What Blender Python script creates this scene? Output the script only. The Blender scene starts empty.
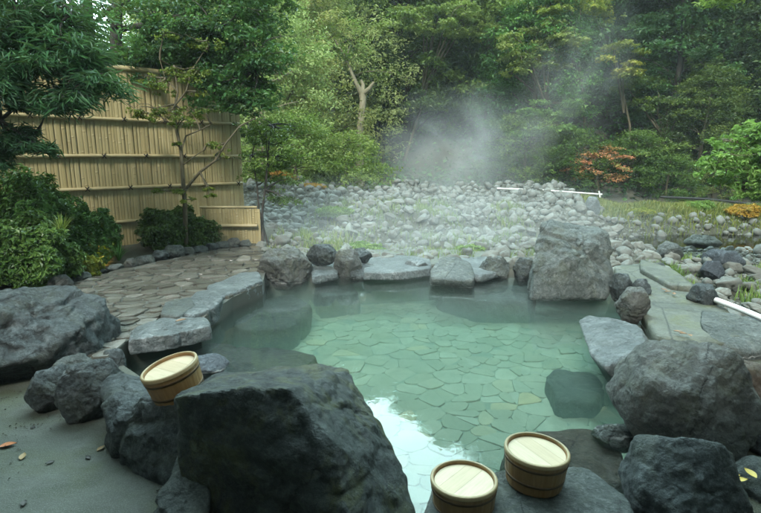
import bpy, bmesh, math, random
import numpy as np
from math import radians as R
from mathutils import Vector, Matrix

scene = bpy.context.scene
C = scene.collection

# ------------------------------------------------------------------ camera
PITCH = R(11.2); EYE = 1.5; F = 507.0; CX, CY = 380.5, 256.5
cam_d = bpy.data.cameras.new('camera'); cam = bpy.data.objects.new('camera', cam_d); C.objects.link(cam)
cam.location = (0, 0, EYE); cam.rotation_euler = (R(90) - PITCH, 0, 0)
cam_d.sensor_width = 36; cam_d.lens = 36 * F / 761.0
cam_d.clip_start = 0.05; cam_d.clip_end = 2000
scene.camera = cam

# ------------------------------------------------------------------ world, sun, exposure
SUN_EL, SUN_AZ = R(46), R(193)          # azimuth measured from +Y towards +X
w = bpy.data.worlds.new('World'); scene.world = w; w.use_nodes = True
nt = w.node_tree; nt.nodes.clear()
wo = nt.nodes.new('ShaderNodeOutputWorld'); bg = nt.nodes.new('ShaderNodeBackground')
sky = nt.nodes.new('ShaderNodeTexSky'); sky.sky_type = 'NISHITA'; sky.sun_disc = False
sky.sun_elevation = SUN_EL; sky.sun_rotation = SUN_AZ; sky.air_density = 1.5; sky.dust_density = 4
mx = nt.nodes.new('ShaderNodeMix'); mx.data_type = 'RGBA'; mx.inputs[0].default_value = 0.72
mx.inputs[7].default_value = (8.2, 11.5, 11.7, 1)   # cloud layer over the clear sky
# the overcast sky is brightest where the cloud thins over the river
tcw = nt.nodes.new('ShaderNodeTexCoord'); dt = nt.nodes.new('ShaderNodeVectorMath'); dt.operation = 'DOT_PRODUCT'
dt.inputs[1].default_value = (math.sin(R(0)) * math.cos(R(38)), math.cos(R(0)) * math.cos(R(38)), math.sin(R(38)))
nt.links.new(tcw.outputs['Generated'], dt.inputs[0])
mr = nt.nodes.new('ShaderNodeMapRange'); mr.interpolation_type = 'SMOOTHSTEP'; mr.inputs[1].default_value = 0.66; mr.inputs[2].default_value = 1.0; mr.inputs[3].default_value = 0.6; mr.inputs[4].default_value = 11.0
nt.links.new(dt.outputs['Value'], mr.inputs[0])
ml = nt.nodes.new('ShaderNodeVectorMath'); ml.operation = 'SCALE'; nt.links.new(mx.outputs[2], ml.inputs[0]); nt.links.new(mr.outputs[0], ml.inputs['Scale'])
nt.links.new(sky.outputs[0], mx.inputs[6]); nt.links.new(ml.outputs[0], bg.inputs[0])
bg.inputs[1].default_value = 0.10; nt.links.new(bg.outputs[0], wo.inputs[0])
sd = bpy.data.lights.new('sun', 'SUN'); sd.energy = 3.6; sd.angle = R(13); sd.color = (1.0, 0.985, 0.93)
sun = bpy.data.objects.new('sun', sd); C.objects.link(sun)
sdir = Vector((math.sin(SUN_AZ) * math.cos(SUN_EL), math.cos(SUN_AZ) * math.cos(SUN_EL), math.sin(SUN_EL)))
sun.rotation_euler = sdir.to_track_quat('Z', 'Y').to_euler(); sun.location = (0, 0, 30)
scene.view_settings.view_transform = 'Standard'; scene.view_settings.look = 'None'
scene.view_settings.exposure = 0.62; scene.view_settings.gamma = 1.0
scene.view_settings.use_curve_mapping = False
cy = scene.cycles
cy.use_denoising = True
cy.max_bounces = 8; cy.diffuse_bounces = 3; cy.glossy_bounces = 3; cy.transparent_max_bounces = 16
cy.volume_bounces = 1; cy.volume_step_rate = 1.0; cy.volume_max_steps = 96
cy.use_fast_gi = False

# ------------------------------------------------------------------ helpers
WATER = -0.06
DECK = 0.10
sp, cp = math.sin(PITCH), math.cos(PITCH)
def ray(px, py):
    u = (px - CX) / F; v = (CY - py) / F
    return np.array([u, cp + v * sp, -sp + v * cp])
def at(px, py, z=0.0):                  # ground point seen at that pixel of the photo
    d = ray(px, py); t = (z - EYE) / d[2]; return np.array([0, 0, EYE]) + d * t
def at_t(px, py, t): return np.array([0, 0, EYE]) + ray(px, py) * t
def rng(s): return np.random.default_rng(s)

def _h(ix, iy, iz, s):
    n = (ix.astype(np.int64) * 374761393 + iy.astype(np.int64) * 668265263 + iz.astype(np.int64) * 2147483647 + s * 974711) & 0xffffffff
    n = ((n ^ (n >> 13)) * 1274126177) & 0xffffffff
    n = ((n ^ (n >> 16)) * 2246822519) & 0xffffffff
    return ((n ^ (n >> 15)) & 0xffffff) / float(0xffffff) * 2 - 1
def noise3(P, s=0):
    P = np.asarray(P, float); I = np.floor(P).astype(np.int64); f = P - I; f = f * f * f * (f * (f * 6 - 15) + 10)
    x, y, z = I[:, 0], I[:, 1], I[:, 2]; fx, fy, fz = f[:, 0], f[:, 1], f[:, 2]
    def L(a, b, t): return a + (b - a) * t
    c = [[[_h(x + i, y + j, z + k, s) for k in (0, 1)] for j in (0, 1)] for i in (0, 1)]
    return L(L(L(c[0][0][0], c[1][0][0], fx), L(c[0][1][0], c[1][1][0], fx), fy),
             L(L(c[0][0][1], c[1][0][1], fx), L(c[0][1][1], c[1][1][1], fx), fy), fz)
def fbm(P, s=0, o=4, g=0.5):
    P = np.asarray(P, float); r = 0; a = 1; n = 0
    for i in range(o):
        r = r + a * noise3(P * 2.03 ** i + 17.3 * i, s + i); n += a; a *= g
    return r / n
def smooth(x): x = np.clip(x, 0, 1); return x * x * (3 - 2 * x)

def new_mesh(name, V, Fc, tone=None, smooth_sh=False):
    V = np.asarray(V, np.float32); Fc = np.asarray(Fc, np.int32); k = Fc.shape[1]
    m = bpy.data.meshes.new(name)
    m.vertices.add(len(V)); m.vertices.foreach_set('co', V.ravel())
    m.loops.add(Fc.size); m.loops.foreach_set('vertex_index', Fc.ravel())
    m.polygons.add(len(Fc)); m.polygons.foreach_set('loop_start', np.arange(0, Fc.size, k, dtype=np.int32))
    try: m.polygons.foreach_set('loop_total', np.full(len(Fc), k, np.int32))
    except Exception: pass
    if tone is not None:
        a = m.attributes.new('tone', 'FLOAT', 'POINT'); a.data.foreach_set('value', np.asarray(tone, np.float32))
    m.polygons.foreach_set('use_smooth', np.full(len(Fc), bool(smooth_sh)))
    m.update(calc_edges=True); m.validate()
    return m
def tag(o, label=None, cat=None, group=None, kind=None):
    if label: o['label'] = label
    if cat: o['category'] = cat
    if group: o['group'] = group
    if kind: o['kind'] = kind
    return o
def link(name, mesh, mat=None, parent=None, loc=None):
    o = bpy.data.objects.new(name, mesh); C.objects.link(o)
    if mat is not None and not mesh.materials: mesh.materials.append(mat)
    if parent is not None: o.parent = parent
    if loc is not None: o.location = loc
    return o
def empty(name, loc=(0, 0, 0)):
    o = bpy.data.objects.new(name, None); C.objects.link(o); o.location = loc; o.empty_display_size = 0.2; return o
def copy_tree(o, parent=None):
    c = o.copy(); C.objects.link(c)
    if parent is not None: c.parent = parent
    for ch in list(o.children): copy_tree(ch, c)
    return c

def ico(sub):
    bm = bmesh.new(); bmesh.ops.create_icosphere(bm, subdivisions=sub, radius=1)
    V = np.array([v.co[:] for v in bm.verts]); Fc = np.array([[v.index for v in f.verts] for f in bm.faces]); bm.free()
    return V, Fc
_ICO = {}
def get_ico(n):
    if n not in _ICO: _ICO[n] = ico(n)
    return _ICO[n]
def tube(pts, rad, n=7):
    pts = [np.asarray(p, float) for p in pts]; V = []; Fc = []
    for i, p in enumerate(pts):
        d = pts[min(i + 1, len(pts) - 1)] - pts[max(i - 1, 0)]; d = d / (np.linalg.norm(d) + 1e-9)
        a = np.cross(d, [0, 0, 1] if abs(d[2]) < 0.9 else [1, 0, 0]); a /= np.linalg.norm(a); b = np.cross(d, a)
        for k in range(n):
            t = 2 * math.pi * k / n; V.append(p + rad[i] * (math.cos(t) * a + math.sin(t) * b))
    for i in range(len(pts) - 1):
        for k in range(n):
            Fc.append([i * n + k, i * n + (k + 1) % n, (i + 1) * n + (k + 1) % n, (i + 1) * n + k])
    # caps
    for base in (0, (len(pts) - 1) * n):
        V.append(pts[0] if base == 0 else pts[-1]); c = len(V) - 1
        for k in range(n): Fc.append([base + k, base + (k + 1) % n, c, c])
    return np.array(V), np.array(Fc)
def merge(parts):
    Vs = []; Fs = []; o = 0
    for V, Fc in parts: Vs.append(V); Fs.append(np.asarray(Fc) + o); o += len(V)
    return np.concatenate(Vs), np.concatenate(Fs)
def quads_to_tris(Fc):
    Fc = np.asarray(Fc); T = np.concatenate([Fc[:, [0, 1, 2]], Fc[:, [0, 2, 3]]]); return T[(T[:, 1] != T[:, 2]) & (T[:, 0] != T[:, 2]) & (T[:, 0] != T[:, 1])]
def curve(a, b, n=6, bend=0.15, seed=0, sag=0.0):
    a = np.asarray(a, float); b = np.asarray(b, float); r = rng(seed); L = np.linalg.norm(b - a)
    off = r.normal(size=3) * bend * L; pts = []
    for i in range(n + 1):
        t = i / n; pts.append(a + (b - a) * t + off * math.sin(math.pi * t) * 0.6 + r.normal(size=3) * bend * L * 0.07 * (0 < i < n) - np.array([0, 0, sag * L * math.sin(math.pi * t)]))
    return pts
def box_vf(x0, x1, y0, y1, z0, z1):
    V = np.array([[x, y, z] for z in (z0, z1) for y in (y0, y1) for x in (x0, x1)], float)
    Fc = np.array([[0, 2, 3, 1], [4, 5, 7, 6], [0, 1, 5, 4], [2, 6, 7, 3], [0, 4, 6, 2], [1, 3, 7, 5]]); return V, Fc
def in_poly(X, Y, poly):
    ins = np.zeros(X.shape, bool); n = len(poly)
    for i in range(n):
        x0, y0 = poly[i][:2]; x1, y1 = poly[(i + 1) % n][:2]
        c = ((y0 > Y) != (y1 > Y)) & (X < (x1 - x0) * (Y - y0) / (y1 - y0 + 1e-12) + x0); ins ^= c
    return ins

# ------------------------------------------------------------------ materials
class NT:
    def __init__(s, name):
        s.m = bpy.data.materials.new(name); s.m.use_nodes = True; s.t = s.m.node_tree; s.t.nodes.clear()
        s.out = s.t.nodes.new('ShaderNodeOutputMaterial')
    def n(s, typ, **kw):
        x = s.t.nodes.new(typ)
        for k, v in kw.items(): setattr(x, k, v)
        return x
    def l(s, a, b): s.t.links.new(a, b)
    def coord(s, scale=(1, 1, 1), kind='Object'):
        tc = s.n('ShaderNodeTexCoord'); mp = s.n('ShaderNodeMapping'); mp.inputs['Scale'].default_value = scale
        s.l(tc.outputs[kind], mp.inputs[0]); return mp.outputs[0]
    def noise(s, co, sc, det=6, rough=0.6, dist=0):
        x = s.n('ShaderNodeTexNoise'); x.inputs['Scale'].default_value = sc; x.inputs['Detail'].default_value = det
        x.inputs['Roughness'].default_value = rough; x.inputs['Distortion'].default_value = dist; s.l(co, x.inputs['Vector']); return x.outputs[0]
    def vor(s, co, sc, feat='F1'):
        x = s.n('ShaderNodeTexVoronoi', feature=feat); x.inputs['Scale'].default_value = sc; s.l(co, x.inputs['Vector']); return x.outputs[0] if feat != 'F1' else x.outputs[0]
    def ramp(s, fac, stops):
        x = s.n('ShaderNodeValToRGB'); e = x.color_ramp.elements
        while len(e) < len(stops): e.new(0.5)
        for i, (p, c) in enumerate(stops):
            e[i].position = p; e[i].color = (*c, 1) if len(c) == 3 else c
        s.l(fac, x.inputs[0]); return x.outputs[0]
    def mix(s, fac, a, b, mode='MIX'):
        x = s.n('ShaderNodeMix', data_type='RGBA', blend_type=mode)
        for i, v in ((0, fac), (6, a), (7, b)):
            if hasattr(v, 'links'): s.l(v, x.inputs[i])
            else: x.inputs[i].default_value = v if i == 0 else (*v, 1)
        return x.outputs[2]
    def math(s, op, a, b=0.0, clamp=False):
        x = s.n('ShaderNodeMath', operation=op); x.use_clamp = clamp
        for i, v in ((0, a), (1, b)):
            if hasattr(v, 'links'): s.l(v, x.inputs[i])
            else: x.inputs[i].default_value = v
        return x.outputs[0]
    def bump(s, h, st=0.5, d=0.01, prev=None):
        x = s.n('ShaderNodeBump'); x.inputs['Strength'].default_value = st; x.inputs['Distance'].default_value = d
        s.l(h, x.inputs['Height'])
        if prev is not None: s.l(prev, x.inputs['Normal'])
        return x.outputs[0]
    def bsdf(s, col, rough=0.7, normal=None, **kw):
        x = s.n('ShaderNodeBsdfPrincipled')
        for nm, v in (('Base Color', col), ('Roughness', rough)):
            if hasattr(v, 'links'): s.l(v, x.inputs[nm])
            else: x.inputs[nm].default_value = (*v, 1) if nm == 'Base Color' else v
        if normal is not None: s.l(normal, x.inputs['Normal'])
        for k, v in kw.items(): x.inputs[k].default_value = v
        s.l(x.outputs[0], s.out.inputs[0]); return x

def sc3(c, k): return tuple(min(1, v * k) for v in c)
def rock_mat(name, base, pale, dark, scale=1.0, wet=0.5, moss=0.0, patch=0.5, bumpd=0.03):
    t = NT(name); co = t.coord(); oi = t.n('ShaderNodeObjectInfo')
    va = t.n('ShaderNodeVectorMath', operation='ADD'); vs = t.n('ShaderNodeVectorMath', operation='SCALE')
    vs.inputs[0].default_value = (31, 17, 43); t.l(oi.outputs['Random'], vs.inputs['Scale']); t.l(co, va.inputs[0]); t.l(vs.outputs[0], va.inputs[1]); co = va.outputs[0]
    n1 = t.noise(co, 2.2 * scale, 8, 0.65, 0.5); n2 = t.noise(co, 9 * scale, 8, 0.7, 0.3); n3 = t.noise(co, 55 * scale, 6, 0.75); n4 = t.noise(co, 1.1 * scale, 5, 0.6, 1.5)
    f1 = t.ramp(n1, [(0.33, (0, 0, 0)), (0.67, (1, 1, 1))])
    c = t.mix(f1, dark, base)
    f2 = t.ramp(n2, [(0.50 - 0.1 * patch + 0.05, (0, 0, 0)), (0.72 - 0.1 * patch, (1, 1, 1))])
    f4 = t.ramp(n4, [(0.45, (0.15, 0.15, 0.15)), (0.65, (1, 1, 1))])
    c = t.mix(t.math('MULTIPLY', f2, f4), c, pale)
    c = t.mix(t.math('MULTIPLY', t.ramp(n3, [(0.3, (1, 1, 1)), (0.5, (0, 0, 0))]), 0.55), c, sc3(dark, 0.5))
    if moss > 0:
        n5 = t.noise(co, 3.1 * scale, 7, 0.7, 0.8)
        c = t.mix(t.math('MULTIPLY', t.ramp(n5, [(0.49, (0, 0, 0)), (0.62, (1, 1, 1))]), moss), c, (0.09, 0.1, 0.03))
    # mineral line and wet band at the water level
    ge = t.n('ShaderNodeNewGeometry'); sx = t.n('ShaderNodeSeparateXYZ'); t.l(ge.outputs['Position'], sx.inputs[0])
    hz_ = t.math('ADD', t.math('SUBTRACT', sx.outputs['Z'], WATER), t.math('MULTIPLY', t.math('SUBTRACT', n2, 0.5), 0.05))
    wetb = t.math('MULTIPLY', t.math('LESS_THAN', hz_, 0.035), 0.55); c = t.mix(wetb, c, sc3(dark, 0.7))
    line = t.math('MULTIPLY', t.math('MULTIPLY', t.math('GREATER_THAN', hz_, 0.004), t.math('LESS_THAN', hz_, 0.013)), t.ramp(n4, [(0.42, (0, 0, 0)), (0.55, (0.8, 0.8, 0.8))])); c = t.mix(line, c, (0.42, 0.44, 0.42))
    n6 = t.noise(co, 26 * scale, 6, 0.8, 0.4); c = t.mix(t.math('MULTIPLY', t.ramp(n6, [(0.5, (0, 0, 0)), (0.66, (1, 1, 1))]), 0.55), c, pale); c = t.mix(t.math('MULTIPLY', t.ramp(n6, [(0.3, (1, 1, 1)), (0.43, (0, 0, 0))]), 0.7), c, sc3(dark, 0.6))
    v = t.vor(co, 14 * scale)
    crk = t.ramp(t.vor(t.mix(0.25, co, n2), 2.3 * scale, 'DISTANCE_TO_EDGE'), [(0.0, (0, 0, 0)), (0.018, (1, 1, 1))])
    c = t.mix(crk, sc3(dark, 0.5), c)
    b = t.bump(n1, 0.6, bumpd * 2); b = t.bump(n6, 0.8, bumpd * 0.6, b); b = t.bump(n2, 1.0, bumpd * 1.6, b); b = t.bump(v, 0.4, bumpd * 0.6, b); b = t.bump(n3, 0.9, bumpd * 0.35, b); b = t.bump(crk, 0.4, bumpd * 0.3, b)
    rg = t.math('ADD', t.math('MULTIPLY', n2, 0.5), 0.42 - 0.42 * wet)
    t.bsdf(c, rg, b, **{'Specular IOR Level': 0.35 + 0.3 * wet}); return t.m

M = {}
M['rock_dark'] = rock_mat('dark_basalt', (0.05, 0.066, 0.068), (0.19, 0.225, 0.23), (0.011, 0.017, 0.018), 1.3, 0.45, 0.2, 0.6)
M['rock_darkmoss'] = rock_mat('mossy_basalt', (0.036, 0.05, 0.047), (0.13, 0.16, 0.15), (0.012, 0.018, 0.018), 1.2, 0.4, 0.75, 0.4)
M['rock_mid'] = rock_mat('grey_andesite', (0.115, 0.135, 0.125), (0.26, 0.285, 0.27), (0.038, 0.05, 0.046), 1.5, 0.35, 0.25, 0.6)
M['rock_round'] = rock_mat('pitted_grey_boulder', (0.14, 0.15, 0.138), (0.24, 0.25, 0.23), (0.038, 0.043, 0.04), 1.8, 0.35, 0.3, 0.5)
M['rock_pale'] = rock_mat('pale_slab', (0.13, 0.16, 0.162), (0.32, 0.355, 0.36), (0.045, 0.06, 0.062), 2.2, 0.75, 0.1, 0.9, 0.02)
M['rock_brown'] = rock_mat('brown_boulder', (0.12, 0.09, 0.06), (0.2, 0.165, 0.12), (0.05, 0.036, 0.028), 1.6, 0.35, 0.2)
M['rock_blue'] = rock_mat('bluish_rock', (0.1, 0.13, 0.155), (0.2, 0.24, 0.27), (0.05, 0.065, 0.08), 2.0, 0.4, 0.0)
M['rock_shelf'] = rock_mat('mossy_stone_shelf', (0.095, 0.105, 0.08), (0.15, 0.16, 0.13), (0.05, 0.058, 0.045), 0.9, 0.3, 0.5, 0.4, 0.012)
M['rock_sunk'] = rock_mat('submerged_dark_rock', (0.045, 0.056, 0.052), (0.08, 0.095, 0.085), (0.02, 0.027, 0.026), 1.0, 0.2, 0.2)

def river_mat():
    t = NT('river_stone'); co = t.coord(); oi = t.n('ShaderNodeObjectInfo'); at_ = t.n('ShaderNodeAttribute', attribute_name='tone')
    f = t.math('FRACT', t.math('ADD', t.math('MULTIPLY', oi.outputs['Random'], 3.7), at_.outputs['Fac']))
    c = t.ramp(f, [(0.0, (0.04, 0.047, 0.04)), (0.25, (0.11, 0.12, 0.105)), (0.5, (0.06, 0.066, 0.052)), (0.75, (0.165, 0.18, 0.155)), (1.0, (0.08, 0.08, 0.062))])
    n = t.noise(co, 9, 7, 0.7); n2 = t.noise(co, 60, 4, 0.7)
    c = t.mix(t.ramp(n, [(0.35, (0, 0, 0)), (0.7, (0.7, 0.7, 0.7))]), c, (0.11, 0.125, 0.105)); c = t.mix(t.math('MULTIPLY', n2, 0.35), c, (0.3, 0.31, 0.29))
    b = t.bump(n, 0.5, 0.03); b = t.bump(n2, 0.4, 0.006, b); t.bsdf(c, 0.72, b); return t.m
M['river_stone'] = river_mat()

def leaf_mat(name, cols, trans=0.35, rough=0.45, hue=0.15):
    t = NT(name); a = t.n('ShaderNodeAttribute', attribute_name='tone'); oi = t.n('ShaderNodeObjectInfo')
    c = t.ramp(a.outputs['Fac'], [(i / (len(cols) - 1), x) for i, x in enumerate(cols)])
    hs = t.n('ShaderNodeHueSaturation')
    t.l(t.math('ADD', t.math('MULTIPLY', t.math('SUBTRACT', oi.outputs['Random'], 0.5), 0.06), 0.5), hs.inputs['Hue'])
    t.l(t.math('ADD', t.math('MULTIPLY', oi.outputs['Random'], hue * 2), 1 - hue), hs.inputs['Value']); t.l(c, hs.inputs['Color'])
    p = t.n('ShaderNodeBsdfPrincipled'); p.inputs['Roughness'].default_value = rough; p.inputs['Specular IOR Level'].default_value = 0.35; t.l(hs.outputs[0], p.inputs['Base Color'])
    tr = t.n('ShaderNodeBsdfTranslucent'); t.l(t.mix(0.5, hs.outputs[0], (0.16, 0.22, 0.02)), tr.inputs[0])
    m = t.n('ShaderNodeMixShader'); m.inputs[0].default_value = trans; t.l(p.outputs[0], m.inputs[1]); t.l(tr.outputs[0], m.inputs[2]); t.l(m.outputs[0], t.out.inputs[0])
    return t.m
M['leaf_dark'] = leaf_mat('dark_green_leaves', [(0.01, 0.034, 0.014), (0.04, 0.11, 0.036), (0.12, 0.26, 0.07)])
M['leaf_mid'] = leaf_mat('green_leaves', [(0.02, 0.055, 0.015), (0.075, 0.17, 0.035), (0.22, 0.37, 0.08)])
M['leaf_light'] = leaf_mat('light_green_leaves', [(0.09, 0.16, 0.035), (0.2, 0.32, 0.075), (0.34, 0.46, 0.13)], 0.45)
M['leaf_slender'] = leaf_mat('olive_maple_leaves', [(0.08, 0.13, 0.025), (0.16, 0.23, 0.04), (0.27, 0.3, 0.06)], 0.4)
M['leaf_willow'] = leaf_mat('yellow_green_willow_leaves', [(0.24, 0.33, 0.1), (0.4, 0.5, 0.17), (0.55, 0.63, 0.28)], 0.45, 0.45, 0.06)
M['leaf_yellow'] = leaf_mat('yellowing_maple_leaves', [(0.13, 0.19, 0.03), (0.28, 0.33, 0.05), (0.5, 0.45, 0.08)], 0.45)
M['leaf_red'] = leaf_mat('red_maple_leaves', [(0.2, 0.26, 0.07), (0.6, 0.22, 0.15), (0.75, 0.2, 0.17)], 0.4)
M['leaf_orange'] = leaf_mat('orange_shrub_leaves', [(0.16, 0.15, 0.03), (0.45, 0.2, 0.04), (0.5, 0.3, 0.06)], 0.4)
M['leaf_bluegreen'] = leaf_mat('blue_green_narrow_leaves', [(0.02, 0.055, 0.022), (0.04, 0.105, 0.038), (0.09, 0.2, 0.07)], 0.25)
M['leaf_shrub'] = leaf_mat('clipped_shrub_leaves', [(0.018, 0.06, 0.014), (0.06, 0.16, 0.035), (0.15, 0.3, 0.07)], 0.25, 0.35)
M['grass'] = leaf_mat('river_grass_blades', [(0.08, 0.13, 0.03), (0.17, 0.23, 0.06), (0.33, 0.33, 0.1)], 0.35, 0.6)

def bark_mat(name, a, b):
    t = NT(name); co = t.coord((1, 1, 0.25)); n = t.noise(co, 14, 7, 0.7, 0.5); n2 = t.noise(t.coord(), 4, 5)
    c = t.mix(t.ramp(n, [(0.35, (0, 0, 0)), (0.65, (1, 1, 1))]), a, b); c = t.mix(t.math('MULTIPLY', n2, 0.5), c, sc3(b, 0.8))
    t.bsdf(c, 0.85, t.bump(n, 0.7, 0.02)); return t.m
M['bark_dark'] = bark_mat('dark_bark', (0.02, 0.018, 0.014), (0.06, 0.052, 0.042))
M['bark_mid'] = bark_mat('brown_bark', (0.055, 0.045, 0.025), (0.14, 0.12, 0.07))
M['bark_pale'] = bark_mat('pale_bark', (0.13, 0.12, 0.07), (0.28, 0.26, 0.17))

def bamboo_mat(name, rail=False):
    t = NT(name); a = t.n('ShaderNodeAttribute', attribute_name='tone'); co = t.coord((40, 40, 0.8) if not rail else (3, 3, 3))
    c = t.ramp(a.outputs['Fac'], [(0, (0.34, 0.275, 0.125)), (0.5, (0.39, 0.32, 0.155)), (1, (0.44, 0.37, 0.19))] if not rail else [(0, (0.36, 0.3, 0.15)), (1, (0.44, 0.37, 0.2))])
    n = t.noise(co, 3, 5, 0.6); c = t.mix(t.math('MULTIPLY', t.ramp(n, [(0.4, (0, 0, 0)), (0.7, (1, 1, 1))]), 0.35), c, (0.2, 0.145, 0.07))
    n2 = t.noise(t.coord(), 1.3, 5, 0.6); c = t.mix(t.math('MULTIPLY', t.ramp(n2, [(0.45, (0, 0, 0)), (0.7, (1, 1, 1))]), 0.4), c, (0.2, 0.17, 0.09))
    t.bsdf(c, 0.5, t.bump(n, 0.3, 0.004)); return t.m
M['bamboo'] = bamboo_mat('split_bamboo'); M['bamboo_rail'] = bamboo_mat('bamboo_pole', True)
def plain(name, col, rough=0.6, sc=20, amt=0.3, **kw):
    t = NT(name); n = t.noise(t.coord(), sc, 5); t.bsdf(t.mix(t.math('MULTIPLY', n, amt * 2), col, sc3(col, 0.45)), rough, t.bump(n, 0.3, 0.004), **kw); return t.m
M['twine'] = plain('black_palm_twine', (0.015, 0.012, 0.01), 0.9)
M['pipe_white'] = plain('white_plastic_pipe', (0.72, 0.72, 0.7), 0.4, 6, 0.15)
M['pipe_dark'] = plain('dark_hose', (0.03, 0.032, 0.032), 0.5)
M['house_wood'] = plain('dark_house_timber', (0.05, 0.035, 0.022), 0.7)
M['house_roof'] = plain('grey_roof', (0.06, 0.06, 0.062), 0.8)
M['lamp_metal'] = plain('dark_lamp_metal', (0.03, 0.03, 0.03), 0.4, Metallic=0.7)
def wood_mat(name, a, b, sx=(60, 60, 3)):
    t = NT(name); at_ = t.n('ShaderNodeAttribute', attribute_name='tone'); n = t.noise(t.coord(sx), 1.5, 6, 0.65, 0.4); n2 = t.noise(t.coord(), 18, 5)
    c = t.mix(at_.outputs['Fac'], a, b); c = t.mix(t.math('MULTIPLY', t.ramp(n, [(0.42, (0, 0, 0)), (0.62, (1, 1, 1))]), 0.3), c, sc3(a, 0.65)); c = t.mix(t.math('MULTIPLY', n2, 0.3), c, sc3(a, 0.5))
    t.bsdf(c, 0.5, t.bump(n, 0.35, 0.002)); return t.m
M['stave'] = wood_mat('oiled_cypress_staves', (0.21, 0.115, 0.04), (0.33, 0.2, 0.075))
M['board'] = wood_mat('pale_cypress_board', (0.42, 0.31, 0.18), (0.52, 0.42, 0.28), (50, 4, 20))
M['rim'] = wood_mat('worn_bucket_rim', (0.26, 0.19, 0.09), (0.36, 0.28, 0.15))
M['hoop'] = plain('dark_copper_hoop', (0.09, 0.055, 0.025), 0.5, Metallic=0.4)

def paving_mat(name, cols, rough, scale, spec=0.5, silt=0.0):
    t = NT(name); a = t.n('ShaderNodeAttribute', attribute_name='tone'); co = t.coord()
    c = t.ramp(a.outputs['Fac'], [(i / (len(cols) - 1), x) for i, x in enumerate(cols)])
    n = t.noise(co, 5 * scale, 7, 0.7, 0.4); n2 = t.noise(co, 40 * scale, 5, 0.7)
    c = t.mix(t.math('MULTIPLY', t.ramp(n, [(0.4, (0, 0, 0)), (0.68, (1, 1, 1))]), 0.5), c, sc3(cols[0], 0.55)); c = t.mix(t.math('MULTIPLY', n2, 0.3), c, sc3(cols[-1], 1.25))
    if silt: c = t.mix(t.math('MULTIPLY', t.ramp(t.noise(co, 1.7, 6, 0.65, 0.8), [(0.42, (0, 0, 0)), (0.66, (1, 1, 1))]), silt), c, (0.15, 0.155, 0.12))
    b = t.bump(n, 0.5, 0.02); b = t.bump(n2, 0.4, 0.004, b); t.bsdf(c, rough, b, **{'Specular IOR Level': spec}); return t.m
M['deck'] = paving_mat('wet_flagstone', [(0.03, 0.03, 0.024), (0.09, 0.088, 0.072), (0.05, 0.052, 0.045), (0.17, 0.165, 0.142)], 0.06, 1.6)
M['poolstone'] = paving_mat('pool_flagstone', [(0.085, 0.095, 0.075), (0.17, 0.175, 0.15), (0.24, 0.245, 0.215), (0.12, 0.125, 0.1), (0.2, 0.195, 0.16), (0.14, 0.15, 0.125), (0.26, 0.26, 0.22), (0.1, 0.11, 0.09), (0.18, 0.18, 0.15), (0.22, 0.22, 0.185), (0.13, 0.125, 0.1), (0.17, 0.18, 0.155), (0.2, 0.21, 0.18), (0.3, 0.22, 0.12)], 0.7, 0.8, 0.4, 0.4)
def soil_mat():
    t = NT('ground_soil'); co = t.coord(); n = t.noise(co, 0.9, 8, 0.7); n2 = t.noise(co, 14, 7, 0.75); n3 = t.noise(co, 90, 4)
    c = t.mix(t.ramp(n, [(0.4, (0, 0, 0)), (0.62, (1, 1, 1))]), (0.04, 0.042, 0.024), (0.085, 0.085, 0.06)); c = t.mix(t.math('MULTIPLY', n2, 0.6), c, (0.05, 0.06, 0.03)); c = t.mix(t.math('MULTIPLY', n3, 0.3), c, (0.12, 0.11, 0.09))
    b = t.bump(n2, 0.9, 0.05); b = t.bump(n3, 0.6, 0.01, b); t.bsdf(c, 0.9, b); return t.m
M['soil'] = soil_mat()
def floor_mat():
    t = NT('sandy_concrete'); co = t.coord(); n = t.noise(co, 1.3, 7, 0.65, 0.6); n2 = t.noise(co, 7, 7, 0.7); n3 = t.noise(co, 160, 3, 0.8); n4 = t.noise(co, 2.2, 4, 0.6)
    c = t.mix(t.ramp(n, [(0.38, (0, 0, 0)), (0.6, (1, 1, 1))]), (0.022, 0.028, 0.014), (0.07, 0.075, 0.064)); c = t.mix(t.math('MULTIPLY', t.ramp(n2, [(0.45, (0, 0, 0)), (0.7, (1, 1, 1))]), 0.45), c, (0.065, 0.08, 0.05))
    c = t.mix(t.math('MULTIPLY', t.ramp(n4, [(0.46, (0, 0, 0)), (0.6, (1, 1, 1))]), 0.75), c, (0.04, 0.048, 0.016)); c = t.mix(t.math('MULTIPLY', t.ramp(t.noise(co, 28, 6, 0.8), [(0.5, (0, 0, 0)), (0.64, (1, 1, 1))]), 0.6), c, (0.03, 0.033, 0.024)); c = t.mix(t.math('MULTIPLY', t.ramp(n3, [(0.5, (0, 0, 0)), (0.75, (1, 1, 1))]), 0.55), c, (0.22, 0.23, 0.22))
    b = t.bump(n2, 0.7, 0.02); b = t.bump(n3, 0.7, 0.005, b); t.bsdf(c, 0.75, b); return t.m
M['floor'] = floor_mat()
M['mortar'] = plain('dark_mortar', (0.07, 0.075, 0.06), 0.8)
M['poolmortar'] = plain('pool_mortar', (0.13, 0.14, 0.115), 0.8)
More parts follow.
